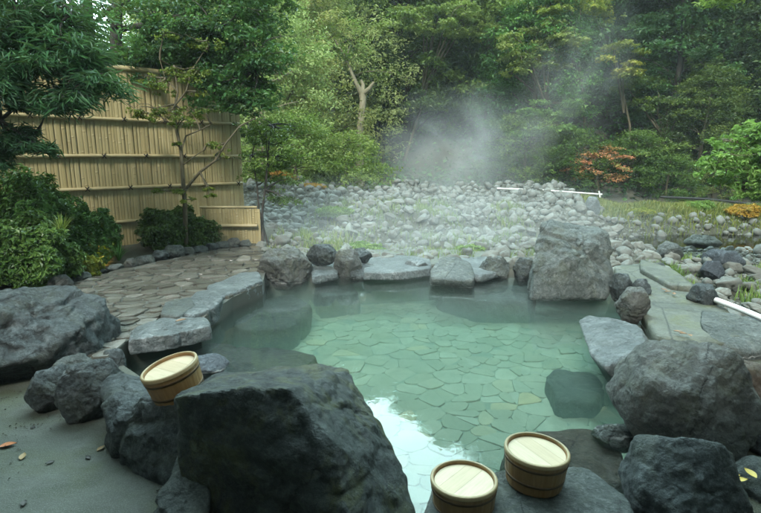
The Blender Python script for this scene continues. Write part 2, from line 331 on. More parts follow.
def water_mat(name, vol=None, rip=0.0007, rsc=14, rough=0.02, tint=(1, 1, 1)):
    t = NT(name); co = t.coord(); n = t.noise(co, rsc, 3, 0.5, 0.6); n2 = t.noise(co, rsc * 0.25, 2, 0.5)
    b = t.bump(n, 0.6, rip); b = t.bump(n2, 0.5, rip * 4, b)
    fr = t.n('ShaderNodeFresnel'); fr.inputs[0].default_value = 1.33; t.l(b, fr.inputs['Normal'])
    gl = t.n('ShaderNodeBsdfGlossy'); gl.inputs['Roughness'].default_value = rough; t.l(b, gl.inputs['Normal']); gl.inputs[0].default_value = (1, 1, 1, 1)
    tr = t.n('ShaderNodeBsdfTransparent'); tr.inputs[0].default_value = (*tint, 1)
    m = t.n('ShaderNodeMixShader'); t.l(fr.outputs[0], m.inputs[0]); t.l(tr.outputs[0], m.inputs[1]); t.l(gl.outputs[0], m.inputs[2]); t.l(m.outputs[0], t.out.inputs[0])
    if vol:
        ab = t.n('ShaderNodeVolumeAbsorption'); ab.inputs[0].default_value = (*vol[0], 1); ab.inputs[1].default_value = vol[1]
        sc = t.n('ShaderNodeVolumeScatter'); sc.inputs[0].default_value = (*vol[2], 1); sc.inputs[1].default_value = vol[3]
        ad = t.n('ShaderNodeAddShader'); t.l(ab.outputs[0], ad.inputs[0]); t.l(sc.outputs[0], ad.inputs[1]); t.l(ad.outputs[0], t.out.inputs['Volume'])
    return t.m
M['pool_water'] = water_mat('hot_spring_water', ((0.28, 0.78, 0.65), 0.68, (0.62, 0.88, 0.79), 0.22))
M['river_water'] = water_mat('dark_river_water', None, 0.006, 5, 0.06, (0.25, 0.24, 0.18))

# ------------------------------------------------------------------ terrain and river
# outline of the pool at water level, anticlockwise
def W2(l, z=WATER): return [tuple(at(px, py, z)[:2]) for px, py in l]
pool = W2([(262, 284), (310, 281), (360, 277), (430, 274), (480, 274), (533, 275), (575, 284), (625, 290), (632, 305), (612, 330), (608, 350), (628, 372), (650, 410), (665, 450), (668, 500)])
pool += [(1.15, 1.62), (0.55, 1.5), (0.05, 1.55), (-0.12, 1.9), (-0.35, 2.35), (-0.9, 2.62)]
pool += W2([(128, 372), (112, 352), (128, 338), (200, 326), (214, 306), (240, 294)])
def pool_expand(d):
    P = np.array(pool); c = P.mean(0); v = P - c; L = np.linalg.norm(v, axis=1, keepdims=True); return P + v / L * d
def terr(x, y):
    x = np.asarray(x, float); y = np.asarray(y, float); P = np.stack([x, y, np.zeros_like(x)], -1).reshape(-1, 3)
    nz = fbm(P * 0.35, 5, 4).reshape(x.shape); nf = fbm(P * 1.6, 9, 3).reshape(x.shape)
    z = np.full(x.shape, -0.05) + nf * 0.015 * (y < 7.5)
    right = smooth((x - 0.28 * y - 0.7) / 2.2) * smooth((y - 3.0) / 3.0)
    bank = smooth((y - 7.0) / 8.5) * 0.62 + 0.42 * nz * smooth((y - 7) / 3) + 0.22 * nf * smooth((y - 7.5) / 2)
    z = z + bank * (1 - 0.9 * right)
    z = z - right * (0.36 + 0.16 * nz - 0.07 * nf)
    bar = np.exp(-((y - 14.2) / 1.3) ** 2) * right; z = z + bar * 0.42
    strm = np.exp(-((y - 10.9 - 0.1 * x) / 0.75) ** 2) * right; z = z - strm * 0.42
    ch = smooth((y - 15.6) / 1.0) * (1 - smooth((y - 19.5) / 2)); z = z * (1 - ch) - 0.85 * ch
    hl = np.clip(y - 20.5, 0, 60); lf = smooth((x + 9) / 20)
    hill = hl * (0.14 + 0.34 * lf) + nz * np.clip(hl, 0, 6) * 0.3
    z = np.where(y > 19.5, z * (1 - smooth((y - 19.5) / 2)) + hill + 0.1 * smooth((y - 19.5) / 2), z)
    return z
def axis(segs):
    out = []
    for a, b, st in segs: out += list(np.arange(a, b, st))
    out.append(segs[-1][1]); return np.array(out)
xs = axis([(-300, -60, 30), (-60, -16, 2.0), (-16, -6, 0.5), (-6, 6, 0.1), (6, 16, 0.3), (16, 60, 2.0), (60, 300, 30)])
ys = axis([(-200, -20, 30), (-20, -1, 1.0), (-1, 10, 0.1), (10, 22, 0.3), (22, 60, 1.5), (60, 360, 30)])
GX, GY = np.meshgrid(xs, ys); GZ = terr(GX, GY)
ins = in_poly(GX, GY, pool_expand(0.10)); GZ[ins] = -1.1
V = np.stack([GX, GY, GZ], -1).reshape(-1, 3); nx, ny = len(xs), len(ys)
I = np.arange(nx * ny).reshape(ny, nx)
Fc = np.stack([I[:-1, :-1], I[:-1, 1:], I[1:, 1:], I[1:, :-1]], -1).reshape(-1, 4)
tag(link('ground', new_mesh('ground', V, Fc, None, True), M['soil']), kind='structure')
Vr = np.array([[-60, 7.6, -0.43], [90, 7.6, -0.43], [90, 21.5, -0.43], [-60, 21.5, -0.43]]); tag(link('river_water', new_mesh('river', Vr, [[0, 1, 2, 3]]), M['river_water']), kind='structure')

# polygon prism from an outline
def prism(poly, z0, z1):
    n = len(poly); V = [(x, y, z0) for x, y in poly] + [(x, y, z1) for x, y in poly]
    bm = bmesh.new(); vs = [bm.verts.new(v) for v in V]
    bm.faces.new(vs[:n][::-1]); bm.faces.new(vs[n:])
    for i in range(n): bm.faces.new((vs[i], vs[(i + 1) % n], vs[n + (i + 1) % n], vs[n + i]))
    bmesh.ops.recalc_face_normals(bm, faces=bm.faces[:]); m = bpy.data.meshes.new('prism'); bm.to_mesh(m); bm.free(); return m
FLOORZ = -0.44
pe = [tuple(p) for p in pool_expand(0.06)]
tag(link('pool_water', prism([tuple(p) for p in pool_expand(0.03)], FLOORZ - 0.1, WATER), M['pool_water']), kind='structure')
# basin: floor bed and side wall
n = len(pe); V = [(x, y, FLOORZ - 0.007) for x, y in pe] + [(x, y, 0.0) for x, y in pe]
bm = bmesh.new(); vs = [bm.verts.new(v) for v in V]; bm.faces.new(vs[:n])
for i in range(n): bm.faces.new((vs[i], vs[(i + 1) % n], vs[n + (i + 1) % n], vs[n + i]))
m = bpy.data.meshes.new('basin'); bm.to_mesh(m); bm.free(); tag(link('pool_basin', m, M['poolmortar']), kind='structure')

def clip(poly, nx_, ny_, d):             # keep nx*x+ny*y <= d
    out = []
    for i in range(len(poly)):
        a, b = poly[i], poly[(i + 1) % len(poly)]; da = nx_ * a[0] + ny_ * a[1] - d; db = nx_ * b[0] + ny_ * b[1] - d
        if da <= 0: out.append(a)
        if (da < 0) != (db < 0) and abs(da - db) > 1e-12:
            t = da / (da - db); out.append((a[0] + t * (b[0] - a[0]), a[1] + t * (b[1] - a[1])))
    return out
def paving(name, poly, cell, z, gap, th, seed, tilt=0.0, stretch=(1, 1), rot=0.0, mat=None, kind='structure', zf=None):
    """irregular flagstones as real pieces: one bevelled slab per cell of a random layout"""
    r = rng(seed); P = np.array(poly); ca, sa = math.cos(rot), math.sin(rot)
    def fw(q): q = np.asarray(q); return np.stack([(q[..., 0] * ca + q[..., 1] * sa) / stretch[0], (-q[..., 0] * sa + q[..., 1] * ca) / stretch[1]], -1)
    def bw(q): q = np.asarray(q) * np.array(stretch); return np.stack([q[..., 0] * ca - q[..., 1] * sa, q[..., 0] * sa + q[..., 1] * ca], -1)
    Q = fw(P); mn, mxx = Q.min(0) - cell, Q.max(0) + cell
    gx, gy = np.meshgrid(np.arange(mn[0], mxx[0], cell), np.arange(mn[1], mxx[1], cell)); S = np.stack([gx.ravel(), gy.ravel()], -1)
    S = S + r.uniform(-0.48, 0.48, S.shape) * cell; S = S[r.random(len(S)) > 0.27]
    B = bw(S); keep = in_poly(B[:, 0], B[:, 1], poly)
    V = []; T = []; tone = []
    for i in np.where(keep)[0]:
        s = S[i]; dd = S - s; L = np.hypot(dd[:, 0], dd[:, 1]); nb = np.where((L > 0) & (L < cell * 3.2))[0]
        c = [(s[0] - 2 * cell, s[1] - 2 * cell), (s[0] + 2 * cell, s[1] - 2 * cell), (s[0] + 2 * cell, s[1] + 2 * cell), (s[0] - 2 * cell, s[1] + 2 * cell)]
        for j in nb:
            nn = dd[j] / L[j]; c = clip(c, nn[0], nn[1], float(nn @ s) + L[j] / 2 - gap * (0.6 + 0.8 * r.random()))
            if len(c) < 3: break
        if len(c) < 3: continue
        # round the corners and roughen the edge
        pts = []
        for k in range(len(c)):
            a, b = np.array(c[k]), np.array(c[(k + 1) % len(c)]); pr = np.array(c[k - 1]); e = np.linalg.norm(b - a)
            ra = min(0.25, 0.2 * cell / (e + 1e-6)); pts.append(a + (b - a) * ra)
            if e > cell * 0.35: pts.append(a + (b - a) * 0.5 + r.normal(size=2) * 0.02 * cell)
            pts.append(a + (b - a) * (1 - ra))
        q = bw(np.array(pts)); ctr = bw(s)
        for _ in range(12):
            out = ~in_poly(q[:, 0], q[:, 1], poly)
            if not out.any(): break
            q[out] = ctr + (q[out] - ctr) * 0.85
        ctr = q.mean(0); n = len(q); o = len(V); tl = r.normal(size=2) * tilt; dz = r.normal() * tilt * 0.12
        def zz(p, zo): return (zf(p[0], p[1]) if zf else 0) + z + zo + dz + float((p - ctr) @ tl)
        ins_ = ctr + (q - ctr) * 0.965
        for p in q: V.append((p[0], p[1], zz(p, -th)))
        for p in q: V.append((p[0], p[1], zz(p, -0.0035 if name == 'pool_floor' else -0.0084)))
        for p in ins_: V.append((p[0], p[1], zz(p, 0)))
        V.append((ctr[0], ctr[1], zz(ctr, 0.001))); tv = r.random(); tone += [tv] * (3 * n + 1)
        for k in range(n):
            k2 = (k + 1) % n
            for a_, b_ in ((0, n), (n, 2 * n)):
                T.append((o + a_ + k, o + a_ + k2, o + b_ + k2)); T.append((o + a_ + k, o + b_ + k2, o + b_ + k))
            T.append((o + 2 * n + k, o + 2 * n + k2, o + 3 * n))
    ob = link(name, new_mesh(name, V, T, tone), mat); tag(ob, kind=kind); return ob
paving('pool_floor', pool, 0.135, FLOORZ, 0.001, 0.03, 3, 0.025, (1.15, 1), 0.4, M['poolstone'])

# deck of wet flagstones beside the pool
deck_px = [(-60, 330), (20, 300), (72, 283), (105, 273), (150, 262), (200, 252), (232, 247), (262, 246), (268, 262), (262, 283), (232, 296), (212, 310), (200, 322), (128, 338), (108, 355), (60, 362)]
deck_poly = W2(deck_px, DECK)
tag(link('deck_bed', prism(deck_poly, -0.3, DECK - 0.016), M['mortar']), kind='structure')
paving('flagstone_deck', deck_poly, 0.125, DECK, 0.007, 0.03, 8, 0.04, (1.4, 0.9), 0.35, M['deck'])
# sandy concrete floor in the left foreground, soil bed by the fence
fl = [(-3.6, -0.8), (1.9, -0.8), (1.9, 1.4), (0.5, 1.35), (-0.1, 1.5), (-0.5, 2.2), (-1.0, 2.7), (-1.35, 3.0), (-1.9, 3.5), (-3.6, 3.6)]
tag(link('concrete_floor', prism(fl, -0.3, 0.0), M['floor']), kind='structure')
bed = W2([(-160, 380), (20, 301), (105, 270), (200, 250), (236, 244.5)], DECK - 0.02) + [(-2.5, 10.2), (-9, 6.0), (-7, 2.5)]
tag(link('planting_bed', prism(bed, -0.3, 0.06), M['soil']), kind='structure')

# ------------------------------------------------------------------ rocks
def rock_mesh(pts, p=14, sub=5, a=0.06, seed=0, fr=1.6, a2=0.03, strat=0.0):
    p = p * 1.5; a2 = a2 * 1.25
    pts = np.asarray(pts, float)
    bm = bmesh.new(); vs = [bm.verts.new(q) for q in pts]; bmesh.ops.convex_hull(bm, input=vs)
    bm.normal_update(); c = pts.mean(0); pl = []
    for f in bm.faces:
        n_ = np.array(f.normal); d = float(n_ @ (np.array(f.verts[0].co) - c))
        if d < 0: n_, d = -n_, -d
        if d > 1e-4 and f.calc_area() > 1e-7: pl.append(np.append(n_, d))
    bm.free(); pl = np.array(pl); key = np.unique(np.round(pl, 3), axis=0); D, Fc = get_ico(sub)
    q = np.maximum(0, D @ key[:, :3].T / key[:, 3]); mq = q.max(1, keepdims=True)
    r = 1 / (mq[:, 0] * ((q / mq) ** p).sum(1) ** (1 / p)); size = float(np.ptp(pts, axis=0).mean())
    X = D * r[:, None]; s = X / size
    hf = fbm(s * 13 + seed, seed + 21, 4) if sub >= 5 else 0
    rg_ = (1 - np.abs(fbm(s * 4.5 + 9 + seed, seed + 15, 3)) * 4) if sub >= 5 else 0
    dis = a2 * 0.55 * hf - a2 * 0.5 * np.maximum(0, rg_) ** 2 + a * fbm(s * fr * 1.5 + seed * 7.7, seed, 3) + a2 * fbm(s * 7 + seed, seed + 3, 4) - a * 0.6 * np.maximum(0, 1 - 9 * np.abs(fbm(s * fr + 50 + seed, seed + 8, 2)))
    if strat: dis += strat * np.sin(s[:, 2] * 40 + 6 * fbm(s * 2, seed, 2)) * 0.5
    X = X + D * (dis * size)[:, None]
    return X + c, Fc, c
def rock(name, pts, mat, label=None, cat='rock', group=None, **kw):
    X, Fc, c = rock_mesh(pts, **kw); base = np.array([c[0], c[1], X[:, 2].min()])
    m = new_mesh(name, X - base, Fc, None, True); o = link(name, m, M[mat], None, base); tag(o, label, cat, group); return o
def rnd_pts(cx, cy_, z0, z1, w_, d_, seed, n=16, yaw=0.0):
    r = rng(seed); u = r.normal(size=(n, 3)); u /= np.linalg.norm(u, axis=1, keepdims=True)
    u = np.concatenate([u, [[1, 0, 0], [-1, 0, 0], [0, 1, 0], [0, -1, 0], [0.4, 0.2, 0.9], [-0.4, -0.1, 0.9], [0.3, 0, -0.9], [-0.3, 0, -0.9]]])
    u = u * r.uniform(0.88, 1.06, (len(u), 1)); u = np.sign(u) * np.abs(u) ** 0.8
    u = u / np.abs(u).max(0); c, s = math.cos(yaw), math.sin(yaw)
    X = u[:, 0] * w_ / 2; Y = u[:, 1] * d_ / 2; u2 = (u[:, 2] + 1) / 2
    return np.stack([cx + X * c - Y * s, cy_ + X * s + Y * c, z0 + u2 * (z1 - z0)], -1)
def brock(x0, x1, yt, yb, zb, mat, label, name='rock', seed=1, dr=0.8, n=8, cat='rock', group=None, sink=0.25, **kw):
    kw['p'] = kw.get('p', 14) * 1.8; kw['a'] = kw.get('a', 0.05) * 0.6
    """boulder seen between columns x0..x1, its foot at row yb, its top at row yt"""
    fr = at((x0 + x1) / 2, yb, zb); t = (EYE - zb) / -ray((x0 + x1) / 2, yb)[2]; w_ = (x1 - x0) / F * t * 1.03; d_ = w_ * dr
    di = fr[:2] / np.linalg.norm(fr[:2]); c = fr[:2] + di * d_ * 0.42
    w_ *= 1 + d_ * 0.25 / t
    k = ray((x0 + x1) / 2, yt); tt = np.linalg.norm(c) / np.linalg.norm(k[:2]); z1 = EYE + k[2] * tt
    h = max(0.04, z1 - zb)
    return rock(name, rnd_pts(c[0], c[1], zb - h * sink - 0.03, z1, w_, d_, seed, n, -math.atan2(di[0], di[1]) ), mat, label, cat, group, seed=seed, **kw)
def slab(px, z, th, mat, label, name='stone_slab', cat='stone slab', group=None, seed=1, zs=None, **kw):
    top = [at(a, b, z + (zs[i] if zs else 0)) for i, (a, b) in enumerate(px)]; c = np.mean(top, 0)
    bot = [np.append((p[:2] - c[:2]) * 1.03 + c[:2], z - th) for p in top]
    kw.setdefault('p', 24); kw.setdefault('a', 0.015); kw.setdefault('a2', 0.008)
    return rock(name, top + bot, mat, label, cat, group, seed=seed, **kw)

# large boulder in the middle foreground
big = [(172, 402, 2.32), (182, 389, 2.55), (215, 374, 2.72), (262, 369, 2.78), (325, 361, 2.76), (350, 368, 2.68), (360, 388, 2.58), (385, 425, 2.4), (405, 465, 2.25), (414, 515, 2.1),
       (176, 398, 2.08), (215, 392, 2.02), (290, 387, 1.98), (333, 440, 1.93), (348, 515, 1.84), (412, 560, 2.0)]
P = [at_t(*q) for q in big] + [np.array([-0.95, 2.6, -0.35]), np.array([-0.1, 2.6, -0.45]), np.array([0.12, 2.0, -0.45]), np.array([-0.86, 1.98, -0.3]), np.array([-0.3, 1.85, -0.3]), np.array([-0.1, 1.75, -0.2])]
rock('boulder', P, 'rock_darkmoss', 'largest dark angular boulder in the foreground, its flat top touched with moss', 'boulder', seed=4, sub=7, p=110, a=0.014, a2=0.02, fr=2.2)
brock(-75, 122, 291, 386, 0.0, 'rock_dark', 'big rounded dark boulder at the left edge beside the flagstone deck', 'boulder', 12, 0.75, 18, 'boulder', sub=6, p=9, a=0.11, a2=0.03, fr=2.0)
brock(50, 99, 354, 388, 0.05, 'rock_mid', 'small pale grey rock against the foot of the big left boulder', seed=5, sub=5, p=10)
brock(31, 82, 364, 412, 0.0, 'rock_dark', 'squat dark rock leftmost in the low row edging the concrete floor', seed=21, sub=5, p=18, a=0.04)
brock(64, 134, 358, 422, 0.0, 'rock_dark', 'dark wedge rock left of the tilted bucket, second in the row', seed=8, sub=6, p=18, a=0.05)
P = [at_t(*q) for q in [(96, 380, 2.85), (118, 366, 2.95), (150, 372, 2.9), (190, 385, 2.75), (200, 400, 2.5), (172, 402, 2.42), (140, 400, 2.5), (110, 400, 2.62), (100, 415, 2.6), (150, 462, 2.35), (176, 480, 2.28), (205, 440, 2.3)]] + [np.array([-1.5, 2.7, -0.3]), np.array([-0.8, 2.8, -0.4]), np.array([-0.75, 2.1, -0.2]), np.array([-1.3, 2.3, -0.2])]
rock('rock', P, 'rock_dark', 'long dark rock under the tilted bucket, sloping down to the concrete floor', seed=9, sub=6, p=18, a=0.06, a2=0.03)
P = [at_t(*q) for q in [(178, 452, 2.3), (196, 440, 2.3), (165, 480, 2.2), (150, 520, 2.05), (170, 560, 1.9), (215, 560, 1.9), (205, 460, 2.25)]] + [np.array([-0.95, 2.3, -0.1]), np.array([-0.8, 1.7, -0.2])]
rock('rock', P, 'rock_mid', 'narrow grey stone wedged at the left foot of the largest boulder', seed=31, sub=5, p=14)
brock(186, 232, 354, 374, WATER, 'rock_blue', 'small speckled blue grey rock in the water behind the tilted bucket', seed=7, sub=5, p=6, a=0.02)
# rock carrying the two buckets
P = [at(a, b, z) for a, b, z in [(432, 482, .06), (455, 474, .075), (500, 470, .08), (560, 463, .08), (592, 468, .07), (625, 490, .06), (640, 520, .05), (640, 600, .05), (420, 620, .06), (418, 520, .05)]]; P += [np.array([p[0] * 1.05 - .02, p[1] * 1.02, -0.4]) for p in P]
rock('rock', P, 'rock_mid', 'low pale grey rock carrying the two upright buckets at the pool edge', seed=14, sub=6, p=40, a=0.008, a2=0.01)
# right side
brock(600, 747, 336, 462, WATER, 'rock_round', 'huge rounded grey boulder at the right edge of the pool', 'boulder', 17, 0.8, 22, 'boulder', sub=7, p=9, a=0.04, a2=0.02, sink=0.2)
brock(614, 734, 434, 540, -0.05, 'rock_dark', 'blue black boulder with a light flat top at lower right, nearest on the right side', 'boulder', 23, 0.8, 14, 'boulder', sub=6, p=20, a=0.03, a2=0.02)
P = [at(a, b, z) for a, b, z in [(577, 314, .08), (585, 309, .1), (615, 311, .14), (640, 320, .14), (648, 336, .14), (630, 350, .12), (605, 362, .06), (590, 352, .03)]]
P = [p - [0, 0, 0.04] for p in P]; P += [np.array([p[0] + 0.3, p[1] + 0.05, -0.42]) for p in P]
rock('stone_slab', P, 'rock_pale', 'pale wet wedge slab leaning into the water left of the huge rounded boulder', 'stone slab', seed=3, sub=6, p=20, a=0.02, a2=0.014)
brock(613, 649, 286, 320, 0.02, 'rock_round', 'rounded grey rock between the pale wedge slab and the standing stone', seed=18, sub=5, p=7, a=0.03)
brock(607, 632, 272, 297, 0.0, 'rock_dark', 'small dark rock at the right foot of the standing stone', seed=19, sub=5, p=14)
brock(628, 650, 278, 300, 0.0, 'rock_dark', 'small flat dark rock lying behind the rounded grey rock', seed=20, sub=5, p=14)
P = [at_t(*q) for q in [(541, 222, 5.95), (556, 218, 6.1), (600, 226, 6.1), (613, 232, 6.0), (617, 250, 5.9), (606, 292, 5.6), (536, 292, 5.65), (532, 262, 5.72), (534, 236, 5.85), (575, 262, 5.5), (530, 300, 5.55), (608, 302, 5.5)]]
P += [at_t(552, 219, 6.35), at_t(596, 226, 6.4), np.array([1.9, 6.35, -0.3]), np.array([2.7, 6.3, -0.3])]
rock('standing_stone', P, 'rock_mid', 'tall block of grey rock standing upright at the far right corner of the pool', 'standing stone', seed=27, sub=6, p=18, a=0.05, a2=0.025)
slab([(612, 264), (655, 262), (684, 276), (716, 300), (752, 326), (742, 338), (700, 346), (655, 333), (648, 312), (628, 285)], 0.06, 0.4, 'rock_shelf', 'flat mossy stone shelf running behind the boulders on the right', 'stone_shelf', 'stone shelf', seed=6, sub=6, p=30)
slab([(640, 258), (672, 268), (700, 288), (668, 283), (640, 268)], 0.12, 0.4, 'rock_shelf', 'narrow raised stone ledge between the shelf and the river stones', 'stone_ledge', 'stone ledge', seed=16, sub=5)
brock(686, 716, 283, 308, 0.02, 'rock_dark', 'dark pointed rock at the near end of the white pipe on the right', seed=33, sub=5, p=16)
slab([(700, 308), (735, 312), (790, 330), (790, 352), (745, 352), (715, 343), (700, 322)], 0.05, 0.3, 'rock_mid', 'grey rock slab tilting down at the right edge below the white pipe', seed=13, sub=5, zs=[.03, .05, 0, -.1, -.05, 0, .05], p=18)
brock(710, 800, 334, 366, -0.25, 'rock_dark', 'blackish rock in shade at the right edge behind the huge rounded boulder', seed=35, sub=5, p=20)
brock(712, 800, 360, 424, -0.15, 'rock_brown', 'rounded brown boulder at the right edge beside the huge grey boulder', 'boulder', 36, 0.8, 16, 'boulder', sub=5, p=8)
brock(716, 800, 402, 470, -0.15, 'rock_dark', 'dark blue rock below the brown boulder at the right edge', seed=37, sub=5, p=16)
brock(722, 830, 456, 525, -0.12, 'rock_mid', 'grey rock in the lower right corner with yellow leaves beside it', seed=38, sub=5, p=14)
brock(590, 640, 425, 452, -0.12, 'rock_mid', 'small rock wedged between the blue black boulder and the pool water', seed=39, sub=5, p=12)
# far edge of the pool
brock(257, 314, 247, 285, WATER, 'rock_round', 'brownish grey boulder at the far left corner of the pool', 'boulder', 41, 0.8, 16, 'boulder', sub=6, p=12, a=0.04)
brock(305, 340, 243, 262, 0.15, 'rock_dark', 'dark rock lying behind the two far boulders of the pool', seed=42, sub=5, p=12)
slab([(310, 256), (336, 253), (338, 272), (312, 277)], 0.06, 0.1, 'rock_pale', 'pale flat stone between the far corner boulder and the upright rock', seed=43, sub=5)
brock(333, 363, 248, 280, WATER, 'rock_round', 'narrow upright brownish rock on the far pool edge', seed=44, sub=5, p=12, a=0.04)
brock(340, 374, 247, 262, 0.12, 'rock_dark', 'low dark rock just behind the upright brownish rock', seed=45, sub=5, p=12)
slab([(363, 258), (400, 254), (430, 258), (431, 268), (400, 272), (364, 272)], 0.07, 0.11, 'rock_pale', 'long pale slab in the middle of the far pool edge', seed=46, sub=6, p=18, a=0.02)
P = [at_t(*q) for q in [(430, 270, 6.3), (441, 257, 6.6), (456, 256, 6.7), (476, 276, 6.1), (432, 280, 6.1), (472, 282, 6.0), (470, 262, 6.7)]]; P += [np.array([p[0], p[1] + 0.25, -0.35]) for p in P[:4]]
rock('rock', P, 'rock_mid', 'wedge shaped rock with a slanting face on the far pool edge', seed=47, sub=5, p=40, a=0.01, a2=0.008)
slab([(446, 257), (500, 255), (508, 268), (478, 276)], 0.05, 0.1, 'rock_pale', 'pale flat slab right of the wedge shaped rock', seed=48, sub=5)
brock(478, 510, 257, 279, WATER, 'rock_mid', 'squarish grey rock on the far pool edge right of the pale flat slab', seed=49, sub=5, p=20)
brock(511, 537, 255, 281, WATER, 'rock_dark', 'small squarish rock touching the left side of the standing stone', seed=50, sub=5, p=20)
slab([(296, 252), (345, 249), (440, 249), (536, 249), (536, 262), (440, 264), (345, 266), (300, 264)], 0.0, 0.3, 'rock_shelf', 'long low stone ledge behind the far rim stones of the pool', 'stone_ledge', 'stone ledge', seed=151, sub=6, p=30, a=0.008)
brock(398, 432, 259, 276, WATER, 'rock_pale', 'small pale block under the right end of the long pale slab', seed=152, sub=5, p=18)
brock(336, 372, 262, 280, WATER, 'rock_dark', 'small dark rock between the upright rock and the long pale slab', seed=153, sub=5, p=16)
# sunken rocks
def sunk(px, z, label, seed, mat='rock_sunk', th=0.3):
    return slab(px, z, th, mat, label, 'sunken_rock', 'sunken rock', seed=seed, sub=5, p=9, a=0.06)
sunk([(228, 312), (250, 297), (296, 292), (312, 306), (290, 326), (240, 330)], -0.17, 'broad dark sunken step rock below the left deck edge', 61)
sunk([(312, 284), (352, 282), (360, 292), (320, 297)], -0.16, 'dark sunken rock below the two far boulders', 62)
sunk([(436, 288), (470, 282), (534, 284), (536, 301), (470, 300)], -0.17, 'long dark sunken slab below the far right pool edge', 63)
sunk([(150, 352), (196, 341), (280, 345), (320, 352), (290, 380), (170, 386)], -0.13, 'dark sunken shelf rock behind the tilted bucket', 64)
sunk([(545, 374), (562, 366), (592, 370), (608, 388), (594, 402), (558, 400)], -0.3, 'round sunken rock beside the huge rounded boulder', 65)
sunk([(500, 446), (530, 428), (590, 426), (624, 442), (628, 480), (560, 500)], -0.12, 'broad brownish sunken rock behind the two upright buckets', 66, 'rock_brown')
sunk([(197, 320), (225, 312), (236, 322), (215, 336)], -0.2, 'small sunken rock at the corner of the deck edge', 67)
# deck edge stones
slab([(207, 286), (240, 272), (258, 271), (263, 280), (238, 290), (215, 299)], 0.13, 0.18, 'rock_pale', 'smooth pale edge stone at the far end of the deck edge', 'edge_stone', 'edge stone', seed=71, sub=6, p=12, a=0.03, a2=0.015)
slab([(196, 291), (214, 288), (224, 296), (216, 306), (190, 316), (176, 310)], 0.14, 0.18, 'rock_pale', 'pale rounded edge stone midway along the deck edge', 'edge_stone', 'edge stone', seed=72, sub=6, p=9, a=0.04, a2=0.015)
slab([(165, 301), (190, 296), (196, 305), (178, 316), (160, 314)], 0.15, 0.18, 'rock_mid', 'darker hump stone on the deck just inside the edge stones', 'edge_stone', 'edge stone', seed=73, sub=5, p=12)
slab([(132, 327), (168, 314), (205, 317), (212, 325), (172, 334), (128, 340)], 0.13, 0.13, 'rock_pale', 'long flat edge stone with a brown leaf on it, nearest on the deck edge', 'edge_stone', 'edge stone', seed=74, sub=6, p=14, a=0.04, a2=0.02)
brock(104, 122, 330, 356, -0.03, 'rock_dark', 'small dark stone between the big left boulder and the nearest edge stone', seed=161, sub=5, p=16)
brock(118, 138, 333, 352, -0.03, 'rock_mid', 'small crusted stone touching the left end of the nearest edge stone', seed=162, sub=5, p=16)
brock(100, 126, 348, 372, -0.03, 'rock_dark', 'low dark stone at the water corner above the wedge rock', seed=163, sub=5, p=16)
# kerb stones between deck and planting bed
kr = rng(5); kp = [(60, 289), (82, 281), (100, 274), (116, 270), (131, 266.5), (146, 263), (161, 260), (175, 257), (188, 254.5), (200, 252), (212, 250), (223, 248.5), (234, 247.5), (246, 247)]
for i, (a, b) in enumerate(kp):
    s = kr.uniform(5, 9.5) * (1 + (250 - a) / 420); q = at(a, b, DECK)
    brock(a - s, a + s, b - s * kr.uniform(0.7, 1.3), b, DECK - 0.02, ['rock_round', 'rock_mid', 'rock_dark', 'rock_mid'][i % 4], 'fist to head sized grey kerb stone between the flagstone deck and the shrubs', 'kerb_stone', 80 + i, 0.8, 10, 'kerb stone', 'kerb stones along the planting bed', sub=4, p=14, a=0.04)

